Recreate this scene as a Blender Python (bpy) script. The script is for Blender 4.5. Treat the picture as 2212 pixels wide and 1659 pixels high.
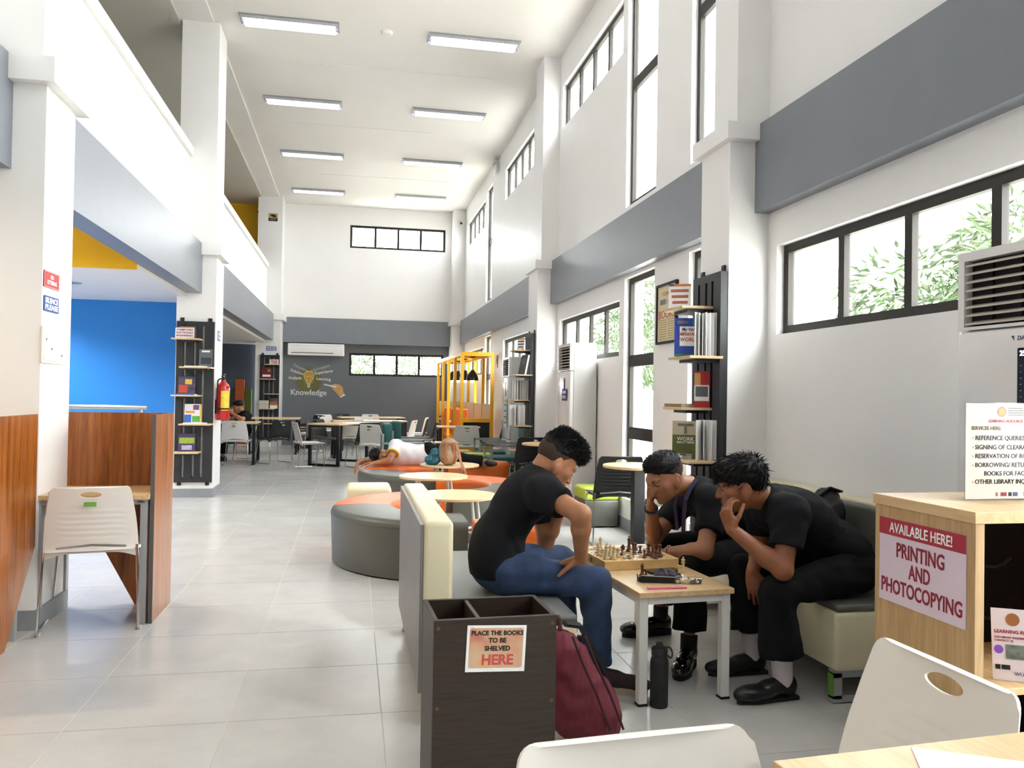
import bpy, bmesh, math, random
import numpy as np
from mathutils import Vector, Matrix, Euler

# ------------------------------------------------------------------ camera
S = bpy.context.scene
C = S.collection
for o in list(bpy.data.objects):
    bpy.data.objects.remove(o, do_unlink=True)
EYE = 1.30
cam_d = bpy.data.cameras.new('camera')
cam = bpy.data.objects.new('camera', cam_d)
C.objects.link(cam)
cam_d.sensor_fit = 'HORIZONTAL'
cam_d.sensor_width = 36.0
cam_d.lens = 36.0 * 1750.0 / 2212.0
cam_d.clip_start = 0.05
cam_d.clip_end = 300
rt = Vector((0.98109044, -0.19287098, 0.01619647))
up = Vector((-0.01843391, -0.00981175, 0.99978194))
bk = Vector((-0.19267001, -0.98117507, -0.01318158))
cam.matrix_world = Matrix(((rt.x, up.x, bk.x, 0), (rt.y, up.y, bk.y, 0), (rt.z, up.z, bk.z, EYE), (0, 0, 0, 1)))
S.camera = cam

# ------------------------------------------------------------------ world, exposure
w = bpy.data.worlds.new('overcast_sky')
S.world = w
w.use_nodes = True
nt = w.node_tree
bg = nt.nodes['Background']
bg.inputs[0].default_value = (0.965, 0.985, 1.0, 1)
bg.inputs[1].default_value = 9.5
S.view_settings.view_transform = 'Standard'
S.view_settings.look = 'None'
S.view_settings.gamma = 1.0
S.view_settings.use_curve_mapping = False
S.view_settings.exposure = 1.38
LAMP_WATT = 26.0        # each ceiling troffer
DOWN_WATT = 18.0        # each recessed downlight

# ------------------------------------------------------------------ helpers
PI = math.pi
R = random.Random(7)


def lin(c):
    if isinstance(c, str):
        c = tuple(int(c[i:i + 2], 16) / 255 for i in (0, 2, 4))
    return tuple((v / 12.92 if v <= 0.04045 else ((v + 0.055) / 1.055) ** 2.4) for v in c)


MATS = {}


def mat(name, col, rough=0.6, metal=0.0, spec=0.5, noise=0.0, nscale=8.0, bump=0.0, bscale=60.0, stretch=None,
        col2=None, coat=0.0, emit=0.0, sheen=0.0, sss=0.0, rnd=0.0):
    """one procedural principled material: noise tints the colour a little, fine noise gives relief"""
    if name in MATS:
        return MATS[name]
    m = bpy.data.materials.new(name)
    m.use_nodes = True
    t = m.node_tree
    b = t.nodes['Principled BSDF']
    c = lin(col) + (1,)
    b.inputs['Base Color'].default_value = c
    b.inputs['Roughness'].default_value = rough
    b.inputs['Metallic'].default_value = metal
    b.inputs['Specular IOR Level'].default_value = spec
    b.inputs['Coat Weight'].default_value = coat
    b.inputs['Sheen Weight'].default_value = sheen
    if sss:
        b.inputs['Subsurface Weight'].default_value = sss
        b.inputs['Subsurface Radius'].default_value = (0.012, 0.005, 0.003)
    if emit:
        b.inputs['Emission Color'].default_value = c
        b.inputs['Emission Strength'].default_value = emit
    tc = t.nodes.new('ShaderNodeTexCoord')
    vec = tc.outputs['Object']
    if stretch:
        mp = t.nodes.new('ShaderNodeMapping')
        mp.inputs['Scale'].default_value = stretch
        t.links.new(vec, mp.inputs['Vector'])
        vec = mp.outputs['Vector']
    if noise or col2:
        n = t.nodes.new('ShaderNodeTexNoise')
        n.inputs['Scale'].default_value = nscale
        n.inputs['Detail'].default_value = 5.0
        n.inputs['Roughness'].default_value = 0.6
        t.links.new(vec, n.inputs['Vector'])
        r = t.nodes.new('ShaderNodeValToRGB')
        r.color_ramp.elements[0].position = 0.3
        r.color_ramp.elements[1].position = 0.7
        if col2:
            a, z = lin(col2) + (1,), c
        else:
            a = tuple(v * (1 - noise) for v in c[:3]) + (1,)
            z = tuple(min(1, v * (1 + noise)) for v in c[:3]) + (1,)
        r.color_ramp.elements[0].color = a
        r.color_ramp.elements[1].color = z
        t.links.new(n.outputs['Fac'], r.inputs['Fac'])
        out = r.outputs['Color']
        if rnd:
            oi = t.nodes.new('ShaderNodeObjectInfo')
            hs = t.nodes.new('ShaderNodeHueSaturation')
            mr = t.nodes.new('ShaderNodeMapRange')
            mr.inputs['To Min'].default_value = 1 - rnd
            mr.inputs['To Max'].default_value = 1 + rnd
            t.links.new(oi.outputs['Random'], mr.inputs['Value'])
            t.links.new(mr.outputs['Result'], hs.inputs['Value'])
            t.links.new(out, hs.inputs['Color'])
            out = hs.outputs['Color']
        t.links.new(out, b.inputs['Base Color'])
    if bump:
        n2 = t.nodes.new('ShaderNodeTexNoise')
        n2.inputs['Scale'].default_value = bscale
        n2.inputs['Detail'].default_value = 3.0
        t.links.new(vec, n2.inputs['Vector'])
        bp = t.nodes.new('ShaderNodeBump')
        bp.inputs['Strength'].default_value = bump
        bp.inputs['Distance'].default_value = 0.01
        t.links.new(n2.outputs['Fac'], bp.inputs['Height'])
        t.links.new(bp.outputs['Normal'], b.inputs['Normal'])
    MATS[name] = m
    return m


def wood(name, c1, c2, rough=0.4, scale=(14, 14, 1.2), wave=3.0, coat=0.0):
    """grain that runs along local z (or whichever axis has the small scale)"""
    if name in MATS:
        return MATS[name]
    m = bpy.data.materials.new(name)
    m.use_nodes = True
    t = m.node_tree
    b = t.nodes['Principled BSDF']
    b.inputs['Roughness'].default_value = rough
    b.inputs['Coat Weight'].default_value = coat
    tc = t.nodes.new('ShaderNodeTexCoord')
    mp = t.nodes.new('ShaderNodeMapping')
    mp.inputs['Scale'].default_value = scale
    t.links.new(tc.outputs['Object'], mp.inputs['Vector'])
    n = t.nodes.new('ShaderNodeTexNoise')
    n.inputs['Scale'].default_value = wave
    n.inputs['Detail'].default_value = 8
    n.inputs['Roughness'].default_value = 0.65
    n.inputs['Distortion'].default_value = 0.6
    t.links.new(mp.outputs['Vector'], n.inputs['Vector'])
    r = t.nodes.new('ShaderNodeValToRGB')
    r.color_ramp.elements[0].position = 0.32
    r.color_ramp.elements[1].position = 0.68
    r.color_ramp.elements[0].color = lin(c1) + (1,)
    r.color_ramp.elements[1].color = lin(c2) + (1,)
    t.links.new(n.outputs['Fac'], r.inputs['Fac'])
    t.links.new(r.outputs['Color'], b.inputs['Base Color'])
    bp = t.nodes.new('ShaderNodeBump')
    bp.inputs['Strength'].default_value = 0.08
    bp.inputs['Distance'].default_value = 0.004
    t.links.new(n.outputs['Fac'], bp.inputs['Height'])
    t.links.new(bp.outputs['Normal'], b.inputs['Normal'])
    MATS[name] = m
    return m


def glassmat(name, tint=(0.97, 0.98, 0.97), gloss=0.06, rough=0.02):
    if name in MATS:
        return MATS[name]
    m = bpy.data.materials.new(name)
    m.use_nodes = True
    t = m.node_tree
    t.nodes.clear()
    o = t.nodes.new('ShaderNodeOutputMaterial')
    tr = t.nodes.new('ShaderNodeBsdfTransparent')
    tr.inputs[0].default_value = tint + (1,)
    gl = t.nodes.new('ShaderNodeBsdfGlossy')
    gl.inputs['Roughness'].default_value = rough
    mx = t.nodes.new('ShaderNodeMixShader')
    mx.inputs[0].default_value = gloss
    t.links.new(tr.outputs[0], mx.inputs[1])
    t.links.new(gl.outputs[0], mx.inputs[2])
    t.links.new(mx.outputs[0], o.inputs[0])
    MATS[name] = m
    return m


def B():
    return bmesh.new()


def xf(bm, geom, M):
    bmesh.ops.transform(bm, matrix=M, verts=geom)


def box(bm, x0, x1, y0, y1, z0, z1, M=None):
    v = [bm.verts.new(p) for p in ((x0, y0, z0), (x1, y0, z0), (x1, y1, z0), (x0, y1, z0),
                                   (x0, y0, z1), (x1, y0, z1), (x1, y1, z1), (x0, y1, z1))]
    for f in ((0, 3, 2, 1), (4, 5, 6, 7), (0, 1, 5, 4), (1, 2, 6, 5), (2, 3, 7, 6), (3, 0, 4, 7)):
        bm.faces.new([v[i] for i in f])
    if M is not None:
        xf(bm, v, M)
    return v


def prism(bm, poly, z0, z1, M=None):
    """closed 2-d outline (counter-clockwise) raised from z0 to z1"""
    a = [bm.verts.new((p[0], p[1], z0)) for p in poly]
    b = [bm.verts.new((p[0], p[1], z1)) for p in poly]
    n = len(poly)
    bm.faces.new(a[::-1])
    bm.faces.new(b)
    for i in range(n):
        bm.faces.new((a[i], a[(i + 1) % n], b[(i + 1) % n], b[i]))
    if M is not None:
        xf(bm, a + b, M)
    return a + b


def lathe(bm, prof, n=24, M=None):
    """profile of (radius, z) turned about z"""
    rings = []
    allv = []
    for r, z in prof:
        if r < 1e-6:
            v = [bm.verts.new((0, 0, z))]
        else:
            v = [bm.verts.new((r * math.cos(2 * PI * i / n), r * math.sin(2 * PI * i / n), z)) for i in range(n)]
        rings.append(v)
        allv += v
    for a, b in zip(rings, rings[1:]):
        for i in range(n):
            j = (i + 1) % n
            if len(a) == 1 and len(b) == 1:
                continue
            if len(a) == 1:
                bm.faces.new((a[0], b[j], b[i]))
            elif len(b) == 1:
                bm.faces.new((a[i], a[j], b[0]))
            else:
                bm.faces.new((a[i], a[j], b[j], b[i]))
    if len(rings[0]) > 1:
        bm.faces.new(rings[0][::-1])
    if len(rings[-1]) > 1:
        bm.faces.new(rings[-1])
    if M is not None:
        xf(bm, allv, M)
    return allv


def tube(bm, pts, r, n=8, cyc=False, r2=None):
    """round bar swept along points; r2 gives the far-end radius"""
    pts = [Vector(p) for p in pts]
    rings = []
    m = len(pts)
    prev = None
    for i, p in enumerate(pts):
        if cyc:
            d = (pts[(i + 1) % m] - pts[i - 1]).normalized()
        elif i == 0:
            d = (pts[1] - p).normalized()
        elif i == m - 1:
            d = (p - pts[i - 1]).normalized()
        else:
            d = ((pts[i + 1] - p).normalized() + (p - pts[i - 1]).normalized()).normalized()
        if prev is None:
            a = d.orthogonal().normalized()
        else:
            a = (prev - d * prev.dot(d))
            a = a.normalized() if a.length > 1e-6 else d.orthogonal().normalized()
        prev = a
        b = d.cross(a)
        rr = r if r2 is None else r + (r2 - r) * i / (m - 1)
        rings.append([bm.verts.new(p + (a * math.cos(2 * PI * k / n) + b * math.sin(2 * PI * k / n)) * rr) for k in range(n)])
    for i in range(m if cyc else m - 1):
        A, Bq = rings[i], rings[(i + 1) % m]
        for k in range(n):
            bm.faces.new((A[k], A[(k + 1) % n], Bq[(k + 1) % n], Bq[k]))
    if not cyc:
        bm.faces.new(rings[0][::-1])
        bm.faces.new(rings[-1])


def bar(bm, p, q, wx, wz=None):
    """square bar between two points"""
    p, q = Vector(p), Vector(q)
    wz = wz or wx
    d = (q - p)
    L = d.length
    d.normalize()
    ref = Vector((0, 0, 1)) if abs(d.z) < 0.9 else Vector((1, 0, 0))
    a = d.cross(ref).normalized()
    b = a.cross(d)
    M = Matrix(((a.x, d.x, b.x, p.x), (a.y, d.y, b.y, p.y), (a.z, d.z, b.z, p.z), (0, 0, 0, 1)))
    box(bm, -wx / 2, wx / 2, 0, L, -wz / 2, wz / 2, M)


def rbox(bm, x0, x1, y0, y1, z0, z1, r, seg=3, M=None):
    t = bmesh.new()
    box(t, x0, x1, y0, y1, z0, z1)
    bmesh.ops.bevel(t, geom=t.edges[:], offset=r, segments=seg, affect='EDGES', profile=0.5)
    merge(bm, t, M)


def merge(bm, t, M=None):
    mp = {}
    for v in t.verts:
        mp[v] = bm.verts.new(M @ v.co if M is not None else v.co)
    for f in t.faces:
        bm.faces.new([mp[v] for v in f.verts])
    t.free()


def fillet(pts, r, n=5):
    """round the inner corners of a polyline"""
    pts = [Vector(p) for p in pts]
    out = [pts[0]]
    for a, b, c in zip(pts, pts[1:], pts[2:]):
        d1 = (a - b)
        d2 = (c - b)
        rr = min(r, d1.length * 0.49, d2.length * 0.49)
        p = b + d1.normalized() * rr
        q = b + d2.normalized() * rr
        for i in range(n + 1):
            t = i / n
            out.append(p * (1 - t) ** 2 + b * 2 * t * (1 - t) + q * t * t)
    out.append(pts[-1])
    return out


def mesh_of(bm, name, smooth=False, angle=None):
    bmesh.ops.recalc_face_normals(bm, faces=bm.faces[:])
    me = bpy.data.meshes.new(name)
    if smooth:
        for f in bm.faces:
            f.smooth = True
        for e in bm.edges:
            if len(e.link_faces) == 2 and e.calc_face_angle(0) > (angle or 0.7):
                e.smooth = False
    bm.to_mesh(me)
    bm.free()
    return me


def obj(name, bm, m, parent=None, smooth=False, loc=None, rot=None, angle=None, kind=None, label=None):
    me = bm if isinstance(bm, bpy.types.Mesh) else mesh_of(bm, name, smooth, angle)
    if m is not None and not me.materials:
        for mm in (m if isinstance(m, (list, tuple)) else [m]):
            me.materials.append(mm)
    o = bpy.data.objects.new(name, me)
    C.objects.link(o)
    if parent is not None:
        o.parent = parent
    if loc is not None:
        o.location = loc
    if rot is not None:
        o.rotation_euler = rot
    if kind:
        o['kind'] = kind
    if label:
        o['label'] = label
    return o


def thing(name, label, cat, loc=(0, 0, 0), rz=0.0, group=None):
    o = bpy.data.objects.new(name, None)
    C.objects.link(o)
    o.empty_display_size = 0.1
    o.location = loc
    o.rotation_euler = (0, 0, rz)
    o['label'] = label
    o['category'] = cat
    if group:
        o['group'] = group
    return o


def tag(o, label, cat, group=None):
    o['label'] = label
    o['category'] = cat
    if group:
        o['group'] = group
    return o


def struct(name, bm, m, smooth=False, parent=None):
    return obj(name, bm, m, parent=parent, smooth=smooth, kind='structure')


def sempty(name, loc=(0, 0, 0)):
    o = bpy.data.objects.new(name, None)
    C.objects.link(o)
    o.location = loc
    o['kind'] = 'structure'
    return o


def dup(root, loc, rz, label, group=None):
    r = root.copy()
    C.objects.link(r)
    r.location = loc
    r.rotation_euler = (0, 0, rz)
    r['label'] = label
    if group:
        r['group'] = group
    for ch in list(root.children):
        c = ch.copy()
        C.objects.link(c)
        c.parent = r
        for g in ch.children:
            d = g.copy()
            C.objects.link(d)
            d.parent = c
    return r


def remat(root, table):
    """swap materials on a copied thing by part name; meshes are copied once per table"""
    for ch in root.children:
        k = ch.name.split('.')[0]
        if k in table:
            key = (ch.data.name, table[k].name)
            if key not in REM:
                me = ch.data.copy()
                me.materials.clear()
                me.materials.append(table[k])
                REM[key] = me
            ch.data = REM[key]


REM = {}


def text(body, size, m, parent, loc, rot=(0, 0, 0), align='CENTER', weight=0.0, sx=1.0, depth=0.0006, name='lettering', shear=0.0, space=1.0, fit=None):
    """flat printed lettering as a thin mesh lying in its parent's local xy plane"""
    cu = bpy.data.curves.new('t', 'FONT')
    cu.body = body
    cu.size = size
    cu.align_x = align
    cu.align_y = 'CENTER'
    cu.offset = weight
    cu.extrude = depth
    cu.shear = shear
    cu.space_character = space
    cu.resolution_u = 3
    t = bpy.data.objects.new('t', cu)
    C.objects.link(t)
    dg = bpy.context.evaluated_depsgraph_get()
    dg.update()
    me = bpy.data.meshes.new_from_object(t.evaluated_get(dg))
    bpy.data.objects.remove(t, do_unlink=True)
    bpy.data.curves.remove(cu)
    me.name = name
    me.materials.clear()
    me.materials.append(m)
    if fit:
        xs = [v.co.x for v in me.vertices]
        sx = fit / max(1e-6, max(xs) - min(xs))
    if sx != 1.0:
        for v in me.vertices:
            v.co.x *= sx
    o = bpy.data.objects.new(name, me)
    C.objects.link(o)
    o.parent = parent
    o.location = loc
    o.rotation_euler = rot
    return o


def Rm(ax, a):
    return Matrix.Rotation(a, 4, ax)


def T(x, y, z):
    return Matrix.Translation((x, y, z))
# ------------------------------------------------------------------ materials
WHITE = mat('white_wall_paint', 'f0efee', 0.42, noise=0.015, nscale=2, bump=0.03, bscale=180)
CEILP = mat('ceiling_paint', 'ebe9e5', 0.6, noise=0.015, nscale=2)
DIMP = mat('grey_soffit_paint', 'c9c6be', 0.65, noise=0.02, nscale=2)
GREYP = mat('slate_grey_paint', '7d828b', 0.38, noise=0.03, nscale=3, bump=0.04, bscale=120)
GREYF = mat('far_wall_grey_paint', '686c72', 0.45, noise=0.03, nscale=3)
SLATE = mat('dark_slate_paint', '4d5661', 0.5, noise=0.03, nscale=3)
BLUEP = mat('bright_blue_paint', '2484dc', 0.5, noise=0.02, nscale=3)
YELP = mat('yellow_wall_paint', 'f8c01c', 0.5, noise=0.02, nscale=3)
FRAME = mat('bronze_window_aluminium', '2c2924', 0.55, 0.0, 0.3)
BASEB = mat('grey_baseboard_paint', '8b8f94', 0.5, noise=0.04, nscale=6)
PANE = glassmat('clear_window_glass')
CONC = mat('pale_concrete', 'c9c5ba', 0.8, noise=0.06, nscale=2)

# ------------------------------------------------------------------ floor: slab of grout and separate tiles
GROUT = mat('pale_grout', 'cfc8bb', 0.7)


def tile_material():
    m = bpy.data.materials.new('grey_porcelain_tile')
    m.use_nodes = True
    t = m.node_tree
    b = t.nodes['Principled BSDF']
    ge = t.nodes.new('ShaderNodeNewGeometry')
    n1 = t.nodes.new('ShaderNodeTexNoise')
    n1.inputs['Scale'].default_value = 2.2
    n1.inputs['Detail'].default_value = 7
    n1.inputs['Roughness'].default_value = 0.66
    t.links.new(ge.outputs['Position'], n1.inputs['Vector'])
    n2 = t.nodes.new('ShaderNodeTexNoise')
    n2.inputs['Scale'].default_value = 90
    n2.inputs['Detail'].default_value = 2
    t.links.new(ge.outputs['Position'], n2.inputs['Vector'])
    mx = t.nodes.new('ShaderNodeMath')
    mx.operation = 'MULTIPLY_ADD'
    mx.inputs[1].default_value = 0.25
    t.links.new(n2.outputs['Fac'], mx.inputs[0])
    t.links.new(n1.outputs['Fac'], mx.inputs[2])
    r = t.nodes.new('ShaderNodeValToRGB')
    r.color_ramp.elements[0].position = 0.35
    r.color_ramp.elements[1].position = 0.9
    r.color_ramp.elements[0].color = lin('b4b5b5') + (1,)
    r.color_ramp.elements[1].color = lin('cac8c4') + (1,)
    t.links.new(mx.outputs[0], r.inputs['Fac'])
    oi = t.nodes.new('ShaderNodeObjectInfo')
    mr = t.nodes.new('ShaderNodeMapRange')
    mr.inputs['To Min'].default_value = 0.97
    mr.inputs['To Max'].default_value = 1.03
    t.links.new(oi.outputs['Random'], mr.inputs['Value'])
    hs = t.nodes.new('ShaderNodeHueSaturation')
    t.links.new(mr.outputs['Result'], hs.inputs['Value'])
    t.links.new(r.outputs['Color'], hs.inputs['Color'])
    t.links.new(hs.outputs['Color'], b.inputs['Base Color'])
    b.inputs['Roughness'].default_value = 0.27
    b.inputs['Specular IOR Level'].default_value = 0.55
    bp = t.nodes.new('ShaderNodeBump')
    bp.inputs['Strength'].default_value = 0.015
    bp.inputs['Distance'].default_value = 0.003
    t.links.new(n1.outputs['Fac'], bp.inputs['Height'])
    t.links.new(bp.outputs['Normal'], b.inputs['Normal'])
    return m


TILE = tile_material()
XW, YF, YB, XLW = 2.64, 20.0, -5.0, -6.5
bm = B()
box(bm, XLW - .2, XW + .2, YB - .2, 20.9, -0.2, -0.0015)
floor = struct('floor', bm, GROUT)
TS = 0.598
tx0, ty0 = 0.138, 3.342
bm = B()
g = 0.0022
t0 = bmesh.new()
box(t0, -TS / 2 + g, TS / 2 - g, -TS / 2 + g, TS / 2 - g, -0.012, 0.0)
tile_me = mesh_of(t0, 'tile')
tile_me.materials.append(TILE)
tiles = []
for i in range(-12, 6):
    for j in range(-15, 31):
        cx_, cy_ = tx0 + (i + .5) * TS, ty0 + (j + .5) * TS
        if cx_ < XLW - .2 or cx_ > XW + .25 or cy_ < YB or cy_ > 20.7:
            continue
        tiles.append((cx_, cy_))


def tile_seen(c):
    x, y = c
    if y < 1.6:
        return False
    px = 762 + x * 1750 / y
    return -120 < px < 2300 and not (x < -1.7 and 11.4 < y < 13)


tiles.sort(key=lambda c: (not tile_seen(c), c[1]))
rest = B()
for n_, (x, y) in enumerate(tiles):
    if n_ < 290 and tile_seen((x, y)) and x + TS / 2 < XW:
        obj('tile', tile_me, None, parent=floor, loc=(x, y, 0))
    else:
        box(rest, x - TS / 2 + g, min(x + TS / 2 - g, XW + .1), y - TS / 2 + g, y + TS / 2 - g, -0.012, 0.0)
obj('tile_field', rest, TILE, parent=floor, kind='stuff')

# ------------------------------------------------------------------ walls with openings


def wall_cells(u0, u1, z0, z1, holes):
    us = sorted({u0, u1} | {h[0] for h in holes} | {h[1] for h in holes})
    zs = sorted({z0, z1} | {h[2] for h in holes} | {h[3] for h in holes})
    out = []
    for a, b in zip(us, us[1:]):
        run = None
        for c, d in zip(zs, zs[1:]):
            mu, mz = (a + b) / 2, (c + d) / 2
            hole = any(h[0] < mu < h[1] and h[2] < mz < h[3] for h in holes)
            if hole:
                if run:
                    out.append((a, b) + run)
                run = None
            else:
                run = (run[0], d) if run else (c, d)
        if run:
            out.append((a, b) + run)
    return out


ZC = 5.79
# (y0, y1, z0, z1, panes, transoms)
HZ_U = (4.80, 5.37)
HZ_L = (1.71, 2.28)
RW = []  # first-bay upper window and those nearer the camera: unseen, put in for light
for a, b in ((7.85, 10.28), (12.0, 14.35), (16.6, 19.2), (2.38, 4.74), (-3.2, -0.9)):
    RW.append((a, b) + HZ_U + (4, ()))
for a, b in ((7.85, 10.28), (12.0, 14.35), (16.6, 19.2), (2.38, 4.74), (-3.2, -0.9)):
    RW.append((a, b) + HZ_L + (4, ()))
for a, b in ((6.88, 7.70), (5.45, 6.12), (15.7, 16.4), (1.2, 1.88), (0.25, 0.65)):
    RW.append((a, b, 3.18, 5.48, 1, (4.40,)))
for a, b in ((6.88, 7.70), (5.45, 6.12), (15.7, 16.4), (1.2, 1.88), (0.25, 0.65)):
    RW.append((a, b, 0.30, 2.47, 1, (0.93, 1.64)))
bm = B()
for a, b, c, d in wall_cells(YB, 20.9, 0, 6.1, [h[:4] for h in RW]):
    box(bm, XW, XW + .2, a, b, c, d)
wall_right = struct('wall_right', bm, WHITE)

FW = [(-0.13, 2.19, 4.80, 5.36, 4, ()), (-0.10, 2.21, 1.70, 2.26, 4, ())]
bm = B()
for a, b, c, d in wall_cells(-1.66, XW, 2.8, 6.1, [FW[0][:4]]):
    box(bm, a, b, YF, YF + .2, c, d)
struct('wall_far', bm, WHITE)
bm = B()
for a, b, c, d in wall_cells(-1.66, XW, 0, 2.8, [FW[1][:4]]):
    box(bm, a, b, YF + .2, YF + .4, c, d)
struct('wall_back', bm, GREYF)
bm = B()
box(bm, -1.66, 2.36, YF - .03, YF + .2, 2.47, 3.07)
struct('trim_1', bm, GREYP)

bm = B()                                                     # plain wall behind the camera
BW = []
for a, b, c, d in wall_cells(XLW, XW, 0, 6.1, [h[:4] for h in BW]):
    box(bm, a, b, YB - .2, YB, c, d)
struct('wall_near', bm, WHITE)

bm = B()
box(bm, XLW - .2, XLW, YB, 20.9, 0, 6.1)
struct('wall_left', bm, WHITE)

wn = [0]
PORT = []


def window(axis, pos, a, b, z0, z1, panes, trans, sgn=1):
    """aluminium window set 8 cm into the wall; axis 'x' = wall plane x=pos (spans y), 'y' = wall plane y=pos (spans x)"""
    wn[0] += 1
    e = sempty('window_%d' % wn[0])
    fw, dp, off = 0.055, 0.042, 0.05 * sgn

    def bx(bmm, u0, u1, w0, w1, d0=0.0, d1=dp):
        p0, p1 = pos + off + sgn * d0, pos + off + sgn * d1
        p0, p1 = min(p0, p1), max(p0, p1)
        if axis == 'x':
            box(bmm, p0, p1, u0, u1, w0, w1)
        else:
            box(bmm, u0, u1, p0, p1, w0, w1)
    f = B()
    bx(f, a, b, z0, z0 + fw)
    bx(f, a, b, z1 - fw, z1)
    bx(f, a, a + fw, z0 + fw, z1 - fw)
    bx(f, b - fw, b, z0 + fw, z1 - fw)
    obj('frame', f, FRAME, parent=e)
    ua, ub = a + fw, b - fw
    edges = [ua]
    for k in range(1, panes):
        u = ua + (ub - ua) * k / panes
        q = B()
        bx(q, u - .028, u + .028, z0 + fw, z1 - fw, 0.002, dp - .002)
        obj('mullion', q, FRAME, parent=e)
        edges += [u]
    edges.append(ub)
    zs = [z0 + fw] + sorted(trans) + [z1 - fw]
    for z in trans:
        q = B()
        bx(q, ua, ub, z - .045, z + .045, 0.002, dp - .002)
        bx(q, ua, ub, z + .045, z + .07, 0.012, dp - .01)
        obj('transom', q, FRAME, parent=e)
    for u0, u1 in zip(edges, edges[1:]):
        for c, d in zip(zs, zs[1:]):
            q = B()
            bx(q, u0, u1, c, d, .016, .021)
            obj('pane', q, PANE, parent=e)
    L = bpy.data.lights.new('sky_portal', 'AREA')
    L.shape = 'RECTANGLE'
    L.size, L.size_y = (b - a), (z1 - z0)
    L.cycles.is_portal = True
    lo = bpy.data.objects.new('sky_portal', L)
    C.objects.link(lo)
    lo.parent = e
    p = pos + sgn * 0.2
    if axis == 'x':
        lo.location = (p, (a + b) / 2, (z0 + z1) / 2)
        Mx = Matrix(((0, 0, sgn), (1, 0, 0), (0, sgn, 0))) if sgn > 0 else Matrix(((0, 0, -1), (-1, 0, 0), (0, 1, 0)))
        # columns: local x, y, z ; light shines along -z which must point into the room
        lo.rotation_euler = Matrix(((0, 0, 1), (1, 0, 0), (0, 1, 0))).to_euler()
    else:
        lo.location = ((a + b) / 2, p, (z0 + z1) / 2)
        if sgn > 0:
            lo.rotation_euler = Matrix(((1, 0, 0), (0, 0, 1), (0, -1, 0))).transposed().to_euler() if False else (math.radians(-90), 0, 0)
        else:
            lo.rotation_euler = (math.radians(90), 0, 0)
    return e


for h in RW:
    window('x', XW, *h)
window('y', YF, *FW[0])
window('y', YF + .2, *FW[1])
for h in BW:
    window('y', YB, *h, sgn=-1)

# ------------------------------------------------------------------ beams, columns, capitals
tn = [1]


def trim(bm, m):
    tn[0] += 1
    return struct('trim_%d' % tn[0], bm, m)


for a, b in ((-4.9, 0.0), (0.0, 4.85), (5.28, 10.4), (10.95, 19.6)):
    bm = B()
    box(bm, 2.54, XW, a, b, 2.505, 3.07)
    trim(bm, GREYP)


def column(side, ya, yb, cap=True):
    """side +1: right row, -1: left row"""
    bm = B()
    if side > 0:
        box(bm, 2.365, XW, ya, yb, 0, 3.0)
        box(bm, 2.41, XW, ya, yb - .09, 3.0, ZC)
    else:
        box(bm, -2.1, -1.65, ya, yb, 0, 3.0)
        box(bm, -2.1, -1.67, ya, yb, 3.0, 5.78)
    c = struct('column', bm, WHITE)
    if cap:
        q = B()
        if side > 0:
            box(q, 2.32, XW - .01, ya - .06, yb + .06, 2.965, 3.075)
        else:
            box(q, -2.09, -1.59, ya - .07, yb + .07, 2.93, 3.065)
        obj('capital', q, WHITE, parent=c)
    if side < 0:
        q = B()
        box(q, -2.11, -1.635, ya - .015, yb + .015, 0, .105)
        obj('baseboard', q, BASEB, parent=c)
    return c


for ya, yb in ((-0.2, 0.2), (4.85, 5.28), (10.4, 10.95)):
    column(1, ya, yb)
for ya, yb in ((-1.0, -.5), (4.76, 5.22), (10.34, 10.9)):
    column(-1, ya, yb)
bm = B()
box(bm, 2.34, XW, 19.62, YF + .2, 0, ZC)
q = struct('column', bm, WHITE)
bm = B()
box(bm, 2.28, XW, 19.56, YF, 2.96, 3.08)
obj('capital', bm, WHITE, parent=q)
bm = B()
box(bm, -2.2, -1.66, 19.3, YF + .4, 0, ZC)
q = struct('column', bm, WHITE)
bm = B()
box(bm, -2.24, -1.58, 19.24, 19.98, 2.93, 3.07)
obj('capital', bm, WHITE, parent=q)

for a, b in ((YB, -1.0), (-.5, 4.76), (5.22, 10.34), (10.9, 19.3)):
    bm = B()
    box(bm, -2.0, -1.815, a, b, 2.465, 3.065)
    box(bm, -2.12, -2.0, a, b, 2.94, 3.065)
    trim(bm, GREYP)
    bm = B()
    box(bm, -2.11, -1.98, a, b, 3.065, 4.12)
    box(bm, -2.15, -1.94, a, b, 4.12, 4.225)
    trim(bm, WHITE)
bm = B()
box(bm, -2.13, -1.74, YB, YF + .4, 5.77, 6.0)
trim(bm, WHITE)

# ------------------------------------------------------------------ ceilings and the mezzanine
bm = B()
box(bm, -1.74, XW, YB, YF + .2, ZC, 6.0)
struct('ceiling', bm, CEILP)
for y, x0, x1 in ((11.35, -0.95, 2.0), (13.95, -1.35, 1.3), (17.1, -0.75, 1.9), (8.4, -1.2, 2.2)):
    bm = B()
    box(bm, x0, x1, y - .01, y + .01, ZC - .006, ZC + .01)
    trim(bm, CEILP)
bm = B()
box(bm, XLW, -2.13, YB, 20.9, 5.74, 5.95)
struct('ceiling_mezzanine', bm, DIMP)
bm = B()
box(bm, XLW, -2.13, YB, 20.9, 2.98, 3.1)
struct('floor_mezzanine', bm, WHITE)
bm = B()
box(bm, XLW, -2.0, 8.1, 20.9, 2.42, 2.985)
q = struct('ceiling_low', bm, WHITE)
bm = B()
box(bm, XLW, -2.0, 8.075, 8.1, 2.41, 2.985)
trim(bm, YELP)
bm = B()
box(bm, XLW, -2.13, 20.1, 20.3, 3.1, 5.74)
struct('wall_mezzanine', bm, YELP)
bm = B()
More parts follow.
